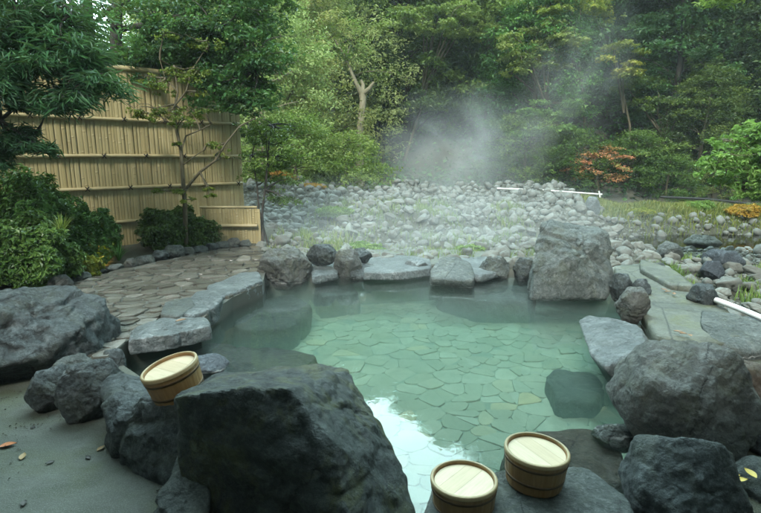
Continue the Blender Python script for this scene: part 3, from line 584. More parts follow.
# ------------------------------------------------------------------ bamboo fence
def bamboo_fence(name, A, B, z0, top, rails, label, slat=0.05, cap=0.045, ties=True, seed=1):
    A = np.array(A, float); B = np.array(B, float); L = np.linalg.norm(B - A); d = (B - A) / L; nn = np.array([d[1], -d[0]])   # towards the camera
    if nn @ (-A) < 0: nn = -nn
    root = empty(name, (A[0], A[1], z0)); tag(root, label, 'fence'); r = rng(seed)
    def W(s, off, z): p = d * s + nn * off; return np.array([p[0], p[1], z - z0])
    V = []; Fc = []; tone = []; s = 0
    while s < L:
        wd = slat * r.uniform(0.8, 1.15); tv = r.random(); zz = np.linspace(z0, top - 0.03, 8); nodes = np.sort(r.uniform(z0, top, 5)); o = len(V)
        zl = [z0]
        for q in nodes: zl += [q - 0.012, q, q + 0.012]
        zl.append(top - 0.03); zl = sorted(zl); j = r.uniform(0, 0.006); ln = r.normal() * 0.004
        for k, z in enumerate(zl):
            bulge = 0.004 if any(abs(z - q) < 1e-9 for q in nodes) else 0
            for q in range(4):
                f = q / 3; ang = math.pi * (0.08 + 0.84 * f); V.append(W(s + wd / 2 - wd / 2 * math.cos(ang) * 0.98 + ln * (z - z0), j + (0.0055 + bulge) * math.sin(ang), z)); tone.append(tv)
        for k in range(len(zl) - 1):
            for q in range(3): a_ = o + k * 4 + q; Fc.append((a_, a_ + 1, a_ + 5, a_ + 4))
        s += wd
    back = [W(0, -0.01, z0), W(L, -0.01, z0), W(L, -0.01, top - 0.03), W(0, -0.01, top - 0.03)]; o = len(V); V += back; tone += [0.1] * 4; Fc.append((o, o + 1, o + 2, o + 3))
    link('slat_panel', new_mesh('slat_panel', V, Fc, tone, False), M['bamboo'], root)
    for z in rails:
        pts = []; rad = []
        for k in range(int(L / 0.1) + 2):
            ss = min(L, k * 0.1); pts.append(W(ss, 0.045, z + 0.004 * math.sin(ss * 1.7 + z * 5))); rad.append(0.028 if k % 4 else 0.031)
        Vt, Ft = tube(pts, rad, 8); link('rail', new_mesh('rail', Vt, Ft, r.uniform(0.2, 0.9, len(Vt)) * 0 + r.random(), True), M['bamboo_rail'], root)
    pts = [W(ss, 0.0, top + 0.0) for ss in np.linspace(0, L, 30)]; Vt, Ft = tube(pts, [cap + 0.003 * (i % 3 == 0) for i in range(30)], 10); link('cap_rail', new_mesh('cap', Vt, Ft, np.full(len(Vt), 0.5), True), M['bamboo_rail'], root)
    for ss in np.arange(0.05, L, 1.9):
        Vt, Ft = tube([W(ss, -0.06, z0), W(ss, -0.06, top - 0.02)], [0.04, 0.04], 8); link('post', new_mesh('post', Vt, Ft, np.full(len(Vt), 0.2), True), M['bark_mid'], root)
    if ties:
        for ri, z in enumerate(rails):
            for ss in np.arange(0.35 + 0.28 * (ri % 2), L, 0.62):
                a_ = tube([W(ss - 0.03, 0.08, z - 0.035), W(ss, 0.088, z), W(ss + 0.03, 0.08, z + 0.035)], [0.007] * 3, 5)
                b_ = tube([W(ss + 0.03, 0.08, z - 0.035), W(ss, 0.09, z), W(ss - 0.03, 0.08, z + 0.035)], [0.007] * 3, 5)
                c_ = tube([W(ss - 0.005, 0.085, z), W(ss + 0.01, 0.1, z + 0.03), W(ss + 0.02, 0.1, z + 0.06)], [0.008, 0.005, 0.003], 5)
                Vt, Ft = merge([a_, b_, c_]); link('tie', new_mesh('tie', Vt, Ft), M['twine'], root)
    return root
FA, FB = np.array([-7.2, 5.7]), np.array([-2.62, 9.6])
bamboo_fence('bamboo_fence', FA, FB, 0.05, 2.85, [2.07, 1.5, 1.0, 0.45], 'tall split bamboo fence with horizontal poles and black ties behind the shrubs', 0.05, 0.045, True, 2)
bamboo_fence('low_bamboo_fence', (-2.95, 8.28), (-2.02, 8.3), 0.08, 0.68, [0.38], 'short low bamboo fence at the right end of the tall bamboo fence', 0.045, 0.02, False, 3)

# ------------------------------------------------------------------ foliage
def leaves(Cn, Nr, size, aspect, seed, D=None, fold=0.25, sizej=0.3):
    """two-triangle folded leaves"""
    r = rng(seed); n = len(Cn); Nr = Nr / (np.linalg.norm(Nr, axis=1, keepdims=True) + 1e-9)
    if D is None: D = r.normal(size=(n, 3))
    D = D - (D * Nr).sum(1, keepdims=True) * Nr; D /= (np.linalg.norm(D, axis=1, keepdims=True) + 1e-9)
    S = np.cross(Nr, D); L = (size * r.uniform(1 - sizej, 1 + sizej, n))[:, None]; w_ = L * aspect
    base = Cn - D * L / 2; tip = Cn + D * L / 2 - Nr * L * 0.12; mid = Cn - D * L * 0.05; le = mid + S * w_ / 2 + Nr * w_ * fold; ri = mid - S * w_ / 2 + Nr * w_ * fold
    V = np.stack([base, tip, le, ri], 1).reshape(-1, 3); o = np.arange(n)[:, None] * 4
    T = np.concatenate([o + np.array([[0, 1, 2]]), o + np.array([[0, 3, 1]])]); return V, T
def crown_pads(pads, nl, size, aspect, seed, flat=0.35, spread=0.55, needle=False):
    """pads: list of (centre, radius). Leaves in drooping sprays round each twig of the pad."""
    r = rng(seed); Vs = []; Ts = []; tn = []; o = 0
    for i, (c, rad) in enumerate(pads):
        n = max(8, int(nl * r.uniform(0.7, 1.2))); k = max(3, n // 16)
        ang = r.uniform(0, 2 * math.pi, k); rr = rad * np.sqrt(r.random(k)); tw = np.stack([np.cos(ang) * rr, np.sin(ang) * rr, r.normal(size=k) * rad * flat * 0.5 - 0.35 * rr ** 2 / rad], -1)
        id_ = r.integers(0, k, n); off = r.normal(size=(n, 3)) * rad * (0.26 if needle else 0.17) * np.array([1, 1, 0.6 if needle else 0.5])
        P = c + tw[id_] + off
        N = r.normal(size=(n, 3)) * spread + np.array([0, 0, 1.0]) + 0.35 * (P - c) / rad
        D = (off + 0.3 * tw[id_] / rad + r.normal(size=(n, 3)) * 0.05) if needle else None
        if needle: D = D + np.array([0, 0, 0.03])
        V, T = leaves(P, N, size, aspect, int(r.integers(1e9)), D)
        pt = r.uniform(0.1, 0.9); t = np.clip(pt * 0.8 + 0.1 + r.normal(size=n) * 0.13, 0, 1)
        Vs.append(V); Ts.append(T + o); tn.append(np.repeat(t, 4)); o += len(V)
    return np.concatenate(Vs), np.concatenate(Ts), np.concatenate(tn)
def tree_proto(name, H, Rc, npads, nl, lsize, lmat, bmat, seed, low=0.15, asp=0.55, tr=0.16, flat=0.35, padr=0.28, shape=1.0):
    r = rng(seed); lean = r.normal(size=2) * 0.04 * H
    trunk = [np.array([lean[0] * (t ** 1.5) + 0.02 * H * math.sin(5 * t + seed), lean[1] * t ** 1.5 + 0.015 * H * math.sin(4 * t), H * 0.9 * t]) for t in np.linspace(0, 1, 9)]; trunk[0][2] = -0.6
    parts = [tube(trunk, [tr * (1 - 0.82 * t) + 0.015 for t in np.linspace(0, 1, 9)], 9)]; pads = []
    for i in range(npads):
        f = (i + r.random()) / npads; z = H * (low + (1 - low) * f ** 0.9); prof = math.sin(math.pi * min(1, 0.16 + 0.84 * f)) ** 0.6 * (1.0 - 0.25 * f * shape)
        a = i * 2.399 + r.normal() * 0.3; rr = Rc * prof * (0.35 + 0.65 * math.sqrt(r.random())); c = np.array([math.cos(a) * rr + lean[0] * f, math.sin(a) * rr + lean[1] * f, z + r.normal() * 0.02 * H])
        pads.append((c, Rc * padr * r.uniform(0.7, 1.3)))
        if i % 2 == 0:
            zt = max(0.05, (z / H - 0.18 * rr / Rc)) ; k = min(8, max(0, zt / 0.9 * 8)); k0 = int(k); s = trunk[k0] if k0 >= 8 else trunk[k0] * (1 - (k - k0)) + trunk[k0 + 1] * (k - k0)
            parts.append(tube(curve(s, c - np.array([0, 0, 0.1]), 5, 0.12, int(r.integers(1e9)), -0.08), np.linspace(tr * 0.3, 0.012, 6), 5))
    root = empty(name); V, Fq = merge(parts); link('trunk', new_mesh('trunk', V, Fq, None, True), M[bmat], root)
    V, T, tn = crown_pads(pads, nl, lsize, asp, seed + 100, flat); link('crown', new_mesh('crown', V, T, tn), M[lmat], root)
    return root

protos = {
 'dark_a': lambda: tree_proto('broadleaf_tree', 9, 3.3, 74, 330, 0.18, 'leaf_dark', 'bark_dark', 1, 0.08),
 'dark_b': lambda: tree_proto('broadleaf_tree', 10, 3.0, 74, 320, 0.17, 'leaf_dark', 'bark_dark', 2, 0.12, shape=1.4),
 'mid_a': lambda: tree_proto('broadleaf_tree', 9, 3.2, 70, 320, 0.18, 'leaf_mid', 'bark_dark', 3, 0.1),
 'mid_b': lambda: tree_proto('maple_tree', 8, 3.4, 56, 380, 0.17, 'leaf_mid', 'bark_mid', 4, 0.15, flat=0.2, padr=0.33),
 'light_a': lambda: tree_proto('willow_tree', 9, 3.3, 100, 330, 0.14, 'leaf_willow', 'bark_pale', 5, 0.08, asp=0.35, flat=0.6),
 'light_b': lambda: tree_proto('maple_tree', 6, 2.6, 34, 330, 0.16, 'leaf_light', 'bark_mid', 6, 0.3, flat=0.18, padr=0.36),
 'yellow': lambda: tree_proto('maple_tree', 6, 2.2, 24, 320, 0.15, 'leaf_yellow', 'bark_mid', 7, 0.45, flat=0.2, padr=0.4),
 'red': lambda: tree_proto('maple_tree', 3, 1.3, 16, 170, 0.1, 'leaf_red', 'bark_mid', 8, 0.4, flat=0.18, padr=0.38),
 'bush': lambda: tree_proto('river_bush', 2.6, 1.6, 36, 260, 0.09, 'leaf_light', 'bark_mid', 9, 0.05, tr=0.05, padr=0.36),
 'bush_mid': lambda: tree_proto('river_bush', 2.4, 1.6, 36, 260, 0.09, 'leaf_mid', 'bark_mid', 10, 0.05, tr=0.05, padr=0.36),
}
PR = {}
def plant(kind, x, y, s, rz, label, cat='tree', group=None, z=None, sz=1.0, name=None):
    if kind not in PR: PR[kind] = protos[kind](); o = PR[kind]
    else: o = copy_tree(PR[kind])
    o.location = (x, y, float(terr(np.array([x]), np.array([y]))[0]) - 0.05 if z is None else z); o.rotation_euler = (0, 0, rz); o.scale = (s, s, s * sz)
    for k in ('group',):
        if k in o: del o[k]
    tag(o, label, cat, group)
    if name: o.name = name
    return o
def px_x(px, y): return (px - CX) / F * y * 1.02
# hillside forest across the river, hand placed front row then the slope behind
tr = random.Random(11)
front = [  # px, depth, kind, scale, label
 (268, 17.5, 'light_a', 0.85, 'yellow green willow like tree just right of the bamboo fence'),
 (287, 20.5, 'light_a', 1.0, 'hazy light green tree rising behind the leafy river bush'),
 (334, 24.0, 'light_a', 1.1, 'tall light green tree behind the pale forked trunk'),
 (405, 26.0, 'mid_a', 1.05, 'green tree with spreading boughs above the dark hollow'),
 (455, 31.0, 'dark_a', 1.2, 'dark tree deep in the hollow behind the steam'),
 (478, 27.5, 'mid_b', 1.2, 'layered maple with bright sprays right above the steam'),
 (528, 24.0, 'mid_b', 0.9, 'blue green layered maple in the drifting steam'),
 (655, 24.0, 'dark_b', 1.0, 'dense dark tree above the grassy bar'),
 (700, 26.0, 'mid_a', 1.15, 'tall green broadleaf tree at the upper right'),
 (742, 23.0, 'dark_a', 1.0, 'dark broadleaf tree at the right edge above the grass'),
 (690, 21.5, 'mid_b', 0.55, 'low arching maple hanging over the river right of the red maple'),
 (640, 29.0, 'dark_a', 1.3, 'deep green tree standing behind the light green hanging maple'),
 (790, 24.0, 'mid_b', 1.1, 'leafy maple just off the right edge reaching into view'),
]
for i, (px, y, k, s, lb) in enumerate(front):
    yo = 0
    o = plant(k, px_x(px, y), y, s, tr.uniform(0, 6.28), lb)
plant('red', px_x(591, 20.8), 20.8, 1.0, 0.6, 'small red and orange maple glowing at the foot of the dark hillside', z=-0.35, sz=0.75)
n_f = 0
for row, (y, k0) in enumerate([(28, 1), (32, 2), (37, 3), (43, 4), (50, 5)]):
    x = -0.30 * y
    while x < 0.98 * y:
        yy = y + tr.uniform(-1.8, 1.8); azr = x / yy
        s = 1.12 + 0.16 * row + tr.uniform(-0.12, 0.12)
        azd = math.degrees(azr); lim = 22 if azd < -4 else (22.5 + (azd + 2) * 0.6 if azd < 9.5 else 42)
        top = float(terr(np.array([x]), np.array([yy]))[0]) + 9.5 * s
        if math.degrees(math.atan((top - EYE) / math.hypot(x, yy))) > lim: s = max(0.5, s * 0.8); top = float(terr(np.array([x]), np.array([yy]))[0]) + 9.5 * s
        if math.degrees(math.atan((top - EYE) / math.hypot(x, yy))) > lim: x += 4; continue
        if azd > 17 and row >= 2: bz = float(terr(np.array([x]), np.array([yy]))[0]); s = min(2.3, (math.tan(R(38)) * math.hypot(x, yy) + EYE - bz) / 9.5)
        kk = tr.choice(['dark_a', 'dark_b', 'mid_a', 'dark_a', 'mid_b', 'dark_b']) if azr > -0.12 else tr.choice(['light_a', 'mid_a', 'light_a'])
        plant(kk, x, yy, s, tr.uniform(0, 6.28), 'green forest tree in the close stand covering the hillside across the river' if azr > -0.12 else 'lighter hazy tree in the stand behind the willow like trees on the left', 'tree', 'forest trees on the hillside' if azr > -0.12 else 'hazy trees behind the fence end')
        x += tr.uniform(3.6, 4.8) * (1 + 0.1 * row); n_f += 1
# trees far left behind the fence, open to the sky above
for px, y, k, s, lb in [(20, 19, 'mid_a', 0.75, 'distant green tree leftmost behind the tall bamboo fence'), (75, 22, 'light_a', 0.7, 'distant pale tree seen between the two dark trunks'), (130, 20, 'mid_b', 0.8, 'distant layered tree behind the middle of the fence'),
                        (185, 23, 'light_a', 0.85, 'distant pale tree behind the slender maple'), (225, 20, 'mid_a', 0.75, 'distant green tree behind the right end of the fence')]:
    plant(k, px_x(px, y), y, s, tr.uniform(0, 6), lb)
# bushes on the far river bank
for px, y, k, s, lb in [(300, 15.8, 'bush', 0.95, 'big leafy light green bush on the stone bank right of the fence'), (345, 16.2, 'bush', 1.0, 'rounded light green bush below the pale forked trunk'), (322, 18, 'bush_mid', 1.1, 'green bush behind the two light bushes'),
                        (403, 16.6, 'bush', 0.42, 'small bright bush at the left of the steam'), (492, 17.0, 'bush', 0.5, 'small pale bush on the crest of the stone bank in the steam'),
                        (660, 20.5, 'bush_mid', 0.8, 'low bush at the water line behind the grassy bar'), (705, 20.6, 'bush', 0.6, 'yellow green bush at the far water line on the right'), (560, 21, 'bush_mid', 1.0, 'bluish bush left under the red maple'), (625, 21.4, 'bush_mid', 0.9, 'dark bush behind the red maple'), (520, 21.5, 'bush_mid', 1.2, 'misty bush at the foot of the hill right of the steam'), (760, 20.8, 'bush_mid', 1.1, 'green bush at the right end of the far water line')]:
    plant(k, px_x(px, y), y, s, tr.uniform(0, 6), lb, 'bush')

# pale forked tree
ft = empty('forked_tree', at_t(361, 140, 19.8)); b0 = at_t(361, 140, 19.8)
ft.location.z = float(terr(np.array([b0[0]]), np.array([b0[1]]))[0]); o3 = np.array(ft.location)
def rel(px, py, t, o=None): return at_t(px, py, t) - (o3 if o is None else o)
parts = [tube([np.array([0, 0, -0.5]), rel(359, 145, 19.8), rel(361, 120, 19.8), rel(363, 100, 19.8), rel(362, 92, 19.8)], [0.2, 0.15, 0.135, 0.135, 0.15], 9),
         tube([rel(362, 95, 19.8), rel(357, 85, 19.6), rel(352, 74, 19.5), rel(346, 58, 19.5), rel(352, 40, 19.7)], [0.12, 0.085, 0.06, 0.045, 0.02], 8), tube([rel(363, 94, 19.8), rel(370, 88, 19.6), rel(374, 82, 19.5)], [0.11, 0.085, 0.05], 8),
         tube([rel(362, 95, 19.8), rel(363, 85, 19.9), rel(361, 80, 19.9)], [0.11, 0.08, 0.05], 8), tube([rel(346, 58, 19.5), rel(335, 40, 19.4), rel(322, 30, 19.4)], [0.05, 0.035, 0.015], 6)]
V, Fq = merge(parts); link('trunk', new_mesh('trunk', V, Fq, None, True), M['bark_pale'], ft); tag(ft, 'old tree with a bare pale trunk ending in a stubby fork', 'tree')
V, T, tn = crown_pads([(rel(a, b, 19.3), rr) for a, b, rr in [(346, 52, 0.8), (330, 38, 0.9), (352, 36, 0.8), (318, 30, 0.9), (340, 22, 0.9)]], 260, 0.11, 0.4, 77); link('crown', new_mesh('crown', V, T, tn), M['leaf_light'], ft)

# hillside ground cover
gr = rng(71); n = 30000; x = gr.uniform(-30, 34, n); y = 20.5 + gr.random(n) ** 1.5 * 22; z = terr(x, y) + gr.random(n) ** 2 * 0.7
V, T = leaves(np.stack([x, y, z], -1), gr.normal(size=(n, 3)) * 0.5 + [0, -0.3, 1], 0.22, 0.6, 3); o = link('undergrowth', new_mesh('undergrowth', V, T, np.repeat(gr.random(n), 4)), M['leaf_dark']); tag(o, 'dark leafy ground cover over the hillside below the forest', 'ground cover', kind='stuff')

# overhanging dark tree behind the fence with two trunks
def canopy(name, label, base, limbs, pads, lmat, bmat, size, asp, nl, seed, flat=0.35, needle=False, r0=0.12, spread=0.6, twig=0.3):
    base = np.array(base, float); root = empty(name, base); tag(root, label, 'tree'); parts = []; r = rng(seed)
    ends = []
    for L in limbs:
        pts = [np.array(q) - base for q in L[0]]; parts.append(tube(pts, np.linspace(L[1], L[2], len(pts)), 8)); ends += [(p, i) for i, p in enumerate(pts)]
    P2 = [(np.array(c) - base, rr) for c, rr in pads]; E = np.array([e[0] for e in ends])
    for c, rr in P2:
        j = np.argmin(np.linalg.norm(E - c, axis=1)); parts.append(tube(curve(E[j], c, 5, 0.15, int(r.integers(1e9))), np.linspace(0.018, 0.004, 6), 5))
        for q in range(3): parts.append(tube(curve(c, c + r.normal(size=3) * rr * 0.5 * np.array([1, 1, 0.3]), 3, 0.15, int(r.integers(1e9))), np.linspace(0.006, 0.002, 4), 4))
    V, Fq = merge(parts); link('trunk', new_mesh('trunk', V, Fq, None, True), M[bmat], root)
    V, T, tn = crown_pads(P2, nl, size, asp, seed + 1, flat, spread, needle); link('crown', new_mesh('crown', V, T, tn), M[lmat], root); return root
cr = random.Random(5)
def pads_px(spec, seed):
    out = []; r = random.Random(seed)
    for x0, x1, y0, y1, t0, t1, rr, n in spec:
        for _ in range(n): out.append((at_t(r.uniform(x0, x1), r.uniform(y0, y1), r.uniform(t0, t1)), rr * r.uniform(0.75, 1.25)))
    return out
g = lambda px, t: np.append(at_t(px, 250, t)[:2], 0.0)
canopy('evergreen_tree', 'dark broadleaf tree with a straight blackish trunk behind the fence', g(118, 9.6),
       [([g(118, 9.6), at_t(119, 100, 9.5), at_t(116, 40, 9.4), at_t(118, -40, 9.3)], 0.15, 0.09), ([at_t(117, 30, 9.4), at_t(160, 22, 8.8), at_t(215, 30, 8.2), at_t(255, 70, 7.9)], 0.06, 0.015), ([at_t(117, 0, 9.4), at_t(190, -30, 9), at_t(255, -10, 8.6)], 0.06, 0.02), ([at_t(117, 45, 9.4), at_t(150, 55, 9.1), at_t(180, 60, 8.9)], 0.03, 0.012)],
       pads_px([(140, 280, -30, 20, 7.6, 9.8, 0.5, 44), (185, 275, 15, 60, 7.6, 8.8, 0.42, 26), (205, 268, 55, 108, 7.6, 8.4, 0.32, 22), (132, 200, 10, 62, 8.0, 9.2, 0.36, 22), (105, 215, 52, 84, 8.0, 8.8, 0.25, 16)], 3), 'leaf_dark', 'bark_dark', 0.085, 0.5, 210, 21)
canopy('evergreen_tree', 'dark broadleaf tree with the left of the two blackish trunks behind the fence', g(87, 9.8),
       [([g(87, 9.8), at_t(88, 100, 9.7), at_t(88, 40, 9.7), at_t(84, -40, 9.6)], 0.17, 0.1), ([at_t(88, 20, 9.6), at_t(60, -10, 9.2), at_t(20, -20, 9)], 0.06, 0.02), ([at_t(88, 30, 9.6), at_t(105, 12, 9.3), at_t(130, 0, 9)], 0.04, 0.02)],
       pads_px([(-20, 140, -40, 14, 8.6, 10, 0.45, 26), (60, 135, 14, 40, 9, 10, 0.2, 4)], 4), 'leaf_mid', 'bark_dark', 0.085, 0.5, 170, 22)
canopy('podocarpus_tree', 'near evergreen with narrow blue green leaves hanging in from the upper left corner', (-5.0, 4.3, 0),
       [([(-5.0, 4.3, 0), (-4.9, 4.4, 1.5), at_t(-60, 90, 5.2), at_t(-40, 0, 5.2)], 0.12, 0.06), ([at_t(-60, 90, 5.2), at_t(0, 70, 5.3), at_t(50, 62, 5.4), at_t(95, 70, 5.5)], 0.05, 0.012), ([at_t(-60, 100, 5.2), at_t(0, 120, 5.3), at_t(30, 140, 5.4)], 0.035, 0.01), ([at_t(-40, 20, 5.2), at_t(20, 20, 5.2), at_t(70, 15, 5.3)], 0.04, 0.012)],
       pads_px([(-30, 70, -30, 30, 4.9, 5.9, 0.32, 26), (-20, 85, 20, 62, 4.9, 5.8, 0.28, 26), (-20, 108, 58, 96, 5.0, 5.7, 0.22, 24), (70, 100, 50, 78, 5.2, 5.6, 0.16, 6), (-20, 75, 92, 108, 5.2, 5.6, 0.14, 9), (2, 42, 128, 150, 5.2, 5.5, 0.13, 6), (-20, 12, 110, 170, 5.2, 5.6, 0.15, 5)], 6), 'leaf_bluegreen', 'bark_dark', 0.13, 0.14, 230, 23, needle=True)
# slender maple in front of the fence
sm = at(186, 250, 0.05)
T0 = 7.6
canopy('slender_maple', 'slender young maple with thin limbs and sparse yellow green leaves before the fence', sm,
       [([sm, at_t(185, 205, T0), at_t(183, 180, T0), at_t(181, 150, T0), at_t(176, 128, T0), at_t(175, 105, T0), at_t(178, 92, T0), at_t(174, 66, T0)], 0.04, 0.01),
        ([at_t(185, 190, T0), at_t(200, 172, T0 - .1), at_t(216, 160, T0 - .2), at_t(226, 143, T0 - .3), at_t(240, 126, T0 - .3), at_t(256, 118, T0 - .3)], 0.024, 0.007), ([at_t(181, 150, T0), at_t(186, 136, T0 + .1), at_t(200, 130, T0 + .1), at_t(212, 124, T0 + .1)], 0.016, 0.006),
        ([at_t(176, 128, T0), at_t(160, 116, T0 + .1), at_t(140, 112, T0 + .2), at_t(118, 98, T0 + .2)], 0.014, 0.005), ([at_t(183, 165, T0), at_t(195, 156, T0 - .2), at_t(204, 150, T0 - .3)], 0.01, 0.005), ([at_t(175, 105, T0), at_t(186, 92, T0), at_t(192, 70, T0), at_t(205, 50, T0)], 0.016, 0.006),
        ([at_t(178, 92, T0), at_t(165, 78, T0), at_t(160, 60, T0)], 0.012, 0.005)],
       pads_px([(140, 215, 108, 124, 7.3, 7.9, 0.17, 14), (150, 215, 68, 92, 7.3, 7.9, 0.18, 12), (165, 215, 30, 70, 7.3, 7.9, 0.2, 7), (168, 240, 142, 158, 7.2, 7.7, 0.11, 6), (160, 215, 188, 200, 7.2, 7.6, 0.1, 5)], 9), 'leaf_slender', 'bark_mid', 0.05, 0.6, 75, 24, flat=0.15)
# small tree at the end of the fence
sb = at(263, 246, 0.05); T1 = 8.6
canopy('small_tree', 'small tree with twin dark stems and green leaves right of the low fence', sb,
       [([sb, at_t(262, 215, T1), at_t(265, 190, T1), at_t(268, 160, T1), at_t(270, 125, T1)], 0.03, 0.01), ([sb + [0.06, 0.1, 0], at_t(259, 210, T1), at_t(257, 185, T1), at_t(252, 155, T1), at_t(258, 130, T1)], 0.02, 0.008)],
       pads_px([(248, 300, 120, 160, 8.2, 9.2, 0.28, 22), (248, 292, 158, 200, 8.2, 9.2, 0.22, 14)], 10), 'leaf_mid', 'bark_dark', 0.06, 0.5, 130, 25)
# near foliage on the right edge
canopy('leafy_tree', 'near leafy tree with bright fresh green leaves reaching in at the right edge', (8.6, 8.2, -0.3),
       [([(8.6, 8.2, -0.3), at_t(800, 220, 8.6), at_t(790, 160, 8.5), at_t(780, 120, 8.4)], 0.09, 0.03), ([at_t(795, 190, 8.6), at_t(760, 165, 8.4), at_t(725, 160, 8.2)], 0.03, 0.008), ([at_t(790, 150, 8.6), at_t(760, 132, 8.4), at_t(735, 140, 8.2)], 0.03, 0.008), ([at_t(800, 200, 8.6), at_t(770, 198, 8.4), at_t(740, 188, 8.3)], 0.02, 0.008)],
       pads_px([(722, 790, 128, 160, 7.9, 8.8, 0.26, 16), (712, 790, 150, 180, 7.9, 8.8, 0.24, 18), (728, 790, 172, 202, 8.0, 8.8, 0.2, 14), (748, 790, 112, 140, 8.0, 8.8, 0.2, 8)], 12), 'leaf_light', 'bark_mid', 0.1, 0.42, 100, 26)
# ridge skyline handled by forest; overhanging spray at upper right top
canopy('leafy_tree', 'near tree off the upper right whose bright leaf tips hang into the top edge', (6.5, 7.6, -0.3), [([(6.5, 7.6, -0.3), (6.6, 7.6, 2.5), at_t(790, -60, 8.2), at_t(740, -30, 8.2)], 0.1, 0.03)],
       pads_px([(715, 760, -30, 3, 7.9, 8.5, 0.25, 8)], 14), 'leaf_light', 'bark_mid', 0.11, 0.3, 90, 27)

# bright layered maples standing out of the dark hillside
def gz(px, y): x = px_x(px, y); return np.array([x, y, float(terr(np.array([x]), np.array([y]))[0]) - 0.2])
for nm, lb, px, y, spec, mt, sd_ in [
  ('maple_tree', 'pale green maple with flat bright sprays high in the centre right', 548, 22, [(505, 590, 22, 60, 19.8, 21.4, 0.5, 22), (500, 560, 50, 70, 19.8, 21, 0.42, 8)], 'leaf_light', 201),
  ('maple_tree', 'light green maple with one hanging spray right of the rising steam', 622, 22, [(604, 640, 40, 74, 19.8, 21, 0.42, 11)], 'leaf_yellow', 202),
  ('maple_tree', 'yellowing maple crown at the top edge of the picture', 578, 22.5, [(545, 612, -14, 14, 20.2, 22, 0.5, 20)], 'leaf_yellow', 203),
  ('maple_tree', 'small pale maple low over the river bank left of the red maple', 540, 21.3, [(515, 576, 98, 134, 19.6, 21, 0.42, 20)], 'leaf_light', 204),
  ('maple_tree', 'green maple with long bright boughs left of the dark hollow', 400, 24.5, [(384, 470, 5, 30, 20.5, 22.5, 0.5, 22), (452, 500, 0, 34, 22, 24, 0.6, 14)], 'leaf_light', 205),
  ('maple_tree', 'dull green maple with drooping pads above the red maple', 668, 21.5, [(625, 705, 75, 110, 20.5, 22, 0.6, 18), (640, 720, 140, 165, 20, 21.5, 0.5, 14)], 'leaf_mid', 206),
  ('maple_tree', 'green maple with bright tipped boughs in the upper right', 718, 22.5, [(665, 761, 5, 40, 21.5, 23.5, 0.6, 22), (700, 770, 55, 85, 21, 22.5, 0.5, 14)], 'leaf_mid', 207)]:
    b_ = gz(px, y); pads = pads_px(spec, sd_); mid = np.mean([p[0] for p in pads], 0); 
    limbs = [([b_, b_ + (mid - b_) * 0.35 + [0.2, 0.3, 0.5], mid + [0, 0.6, 0]], 0.075, 0.025)] + [([b_ + (mid - b_) * 0.5 + [0, 0.3, 0.3], (mid + p[0]) / 2 + [0, 0.4, -0.1], p[0]], 0.045, 0.012) for p in pads[::4]]
    canopy(nm, lb, b_, limbs, pads, mt, 'bark_mid', 0.13, 0.6, 230, sd_, flat=0.14, spread=0.4)

# shrubs ---------------------------------------------------------------
def shrub(name, label, c, rad, n, size, mat, seed, asp=0.5, bumps=16):
    c = np.array(c, float); r = rng(seed); root = empty(name, c); tag(root, label, 'shrub'); rad = np.array(rad, float)
    b = r.normal(size=(bumps, 3)); b /= np.linalg.norm(b, axis=1, keepdims=True); b[:, 2] = np.abs(b[:, 2])
    u = r.normal(size=(n, 3)); u /= np.linalg.norm(u, axis=1, keepdims=True); u[:, 2] = np.where(u[:, 2] < -0.25, -u[:, 2], u[:, 2])
    k = np.maximum(0, u @ b.T).max(1) ** 6; rr = (0.66 + 0.3 * k) * (1.04 - np.abs(r.normal(size=n)) * 0.16) + 0.35 * fbm(u * 3.2 + seed, seed, 3) + 0.16 * fbm(u * 9 + seed, seed, 2)
    P = u * rr[:, None] * rad + [0, 0, rad[2] * 0.3]; N = u + r.normal(size=(n, 3)) * 0.55 + [0, 0, 0.45]
    V, T = leaves(P, N, size * 1.25, asp, seed); cl = fbm(P * 5, seed + 5, 2) * 0.8; tn = np.clip(0.5 + cl * 0.4 + r.normal(size=n) * 0.2, 0, 1)
    link('foliage', new_mesh('foliage', V, T, np.repeat(tn, 4)), M[mat], root)
    parts = [tube(curve([r.normal() * 0.05, r.normal() * 0.05, -0.08], u[i] * rad * 0.7 + [0, 0, rad[2] * 0.3], 4, 0.1, i), np.linspace(0.015, 0.004, 5), 5) for i in range(14)]
    V, Fq = merge(parts); link('stem', new_mesh('stem', V, Fq, None, True), M['bark_dark'], root); return root
def spx(px, py, t, z=0.05): p = at_t(px, py, t); p[2] = z; return p
shrub('shrub', 'largest round dark green shrub at the left edge in front of the fence', spx(16, 250, 5.85), (0.8, 0.6, 0.62), 26000, 0.05, 'leaf_shrub', 51)
shrub('shrub', 'taller shrub behind the largest one with loose upright shoots', spx(30, 220, 6.5), (0.75, 0.5, 0.92), 15000, 0.06, 'leaf_shrub', 52, 0.35)
shrub('shrub', 'medium dark shrub between the largest shrub and the fence, above the garden light', spx(88, 230, 6.9), (0.42, 0.42, 0.62), 12000, 0.05, 'leaf_shrub', 53)
shrub('shrub', 'rounded shrub under the slender maple, next to the low fence', spx(178, 240, 8.1), (0.64, 0.42, 0.52), 15000, 0.05, 'leaf_shrub', 54)
shrub('shrub', 'small yellow green shrub lit by the garden light at the deck edge', spx(86, 262, 6.2), (0.2, 0.18, 0.2), 2600, 0.05, 'leaf_yellow', 55)
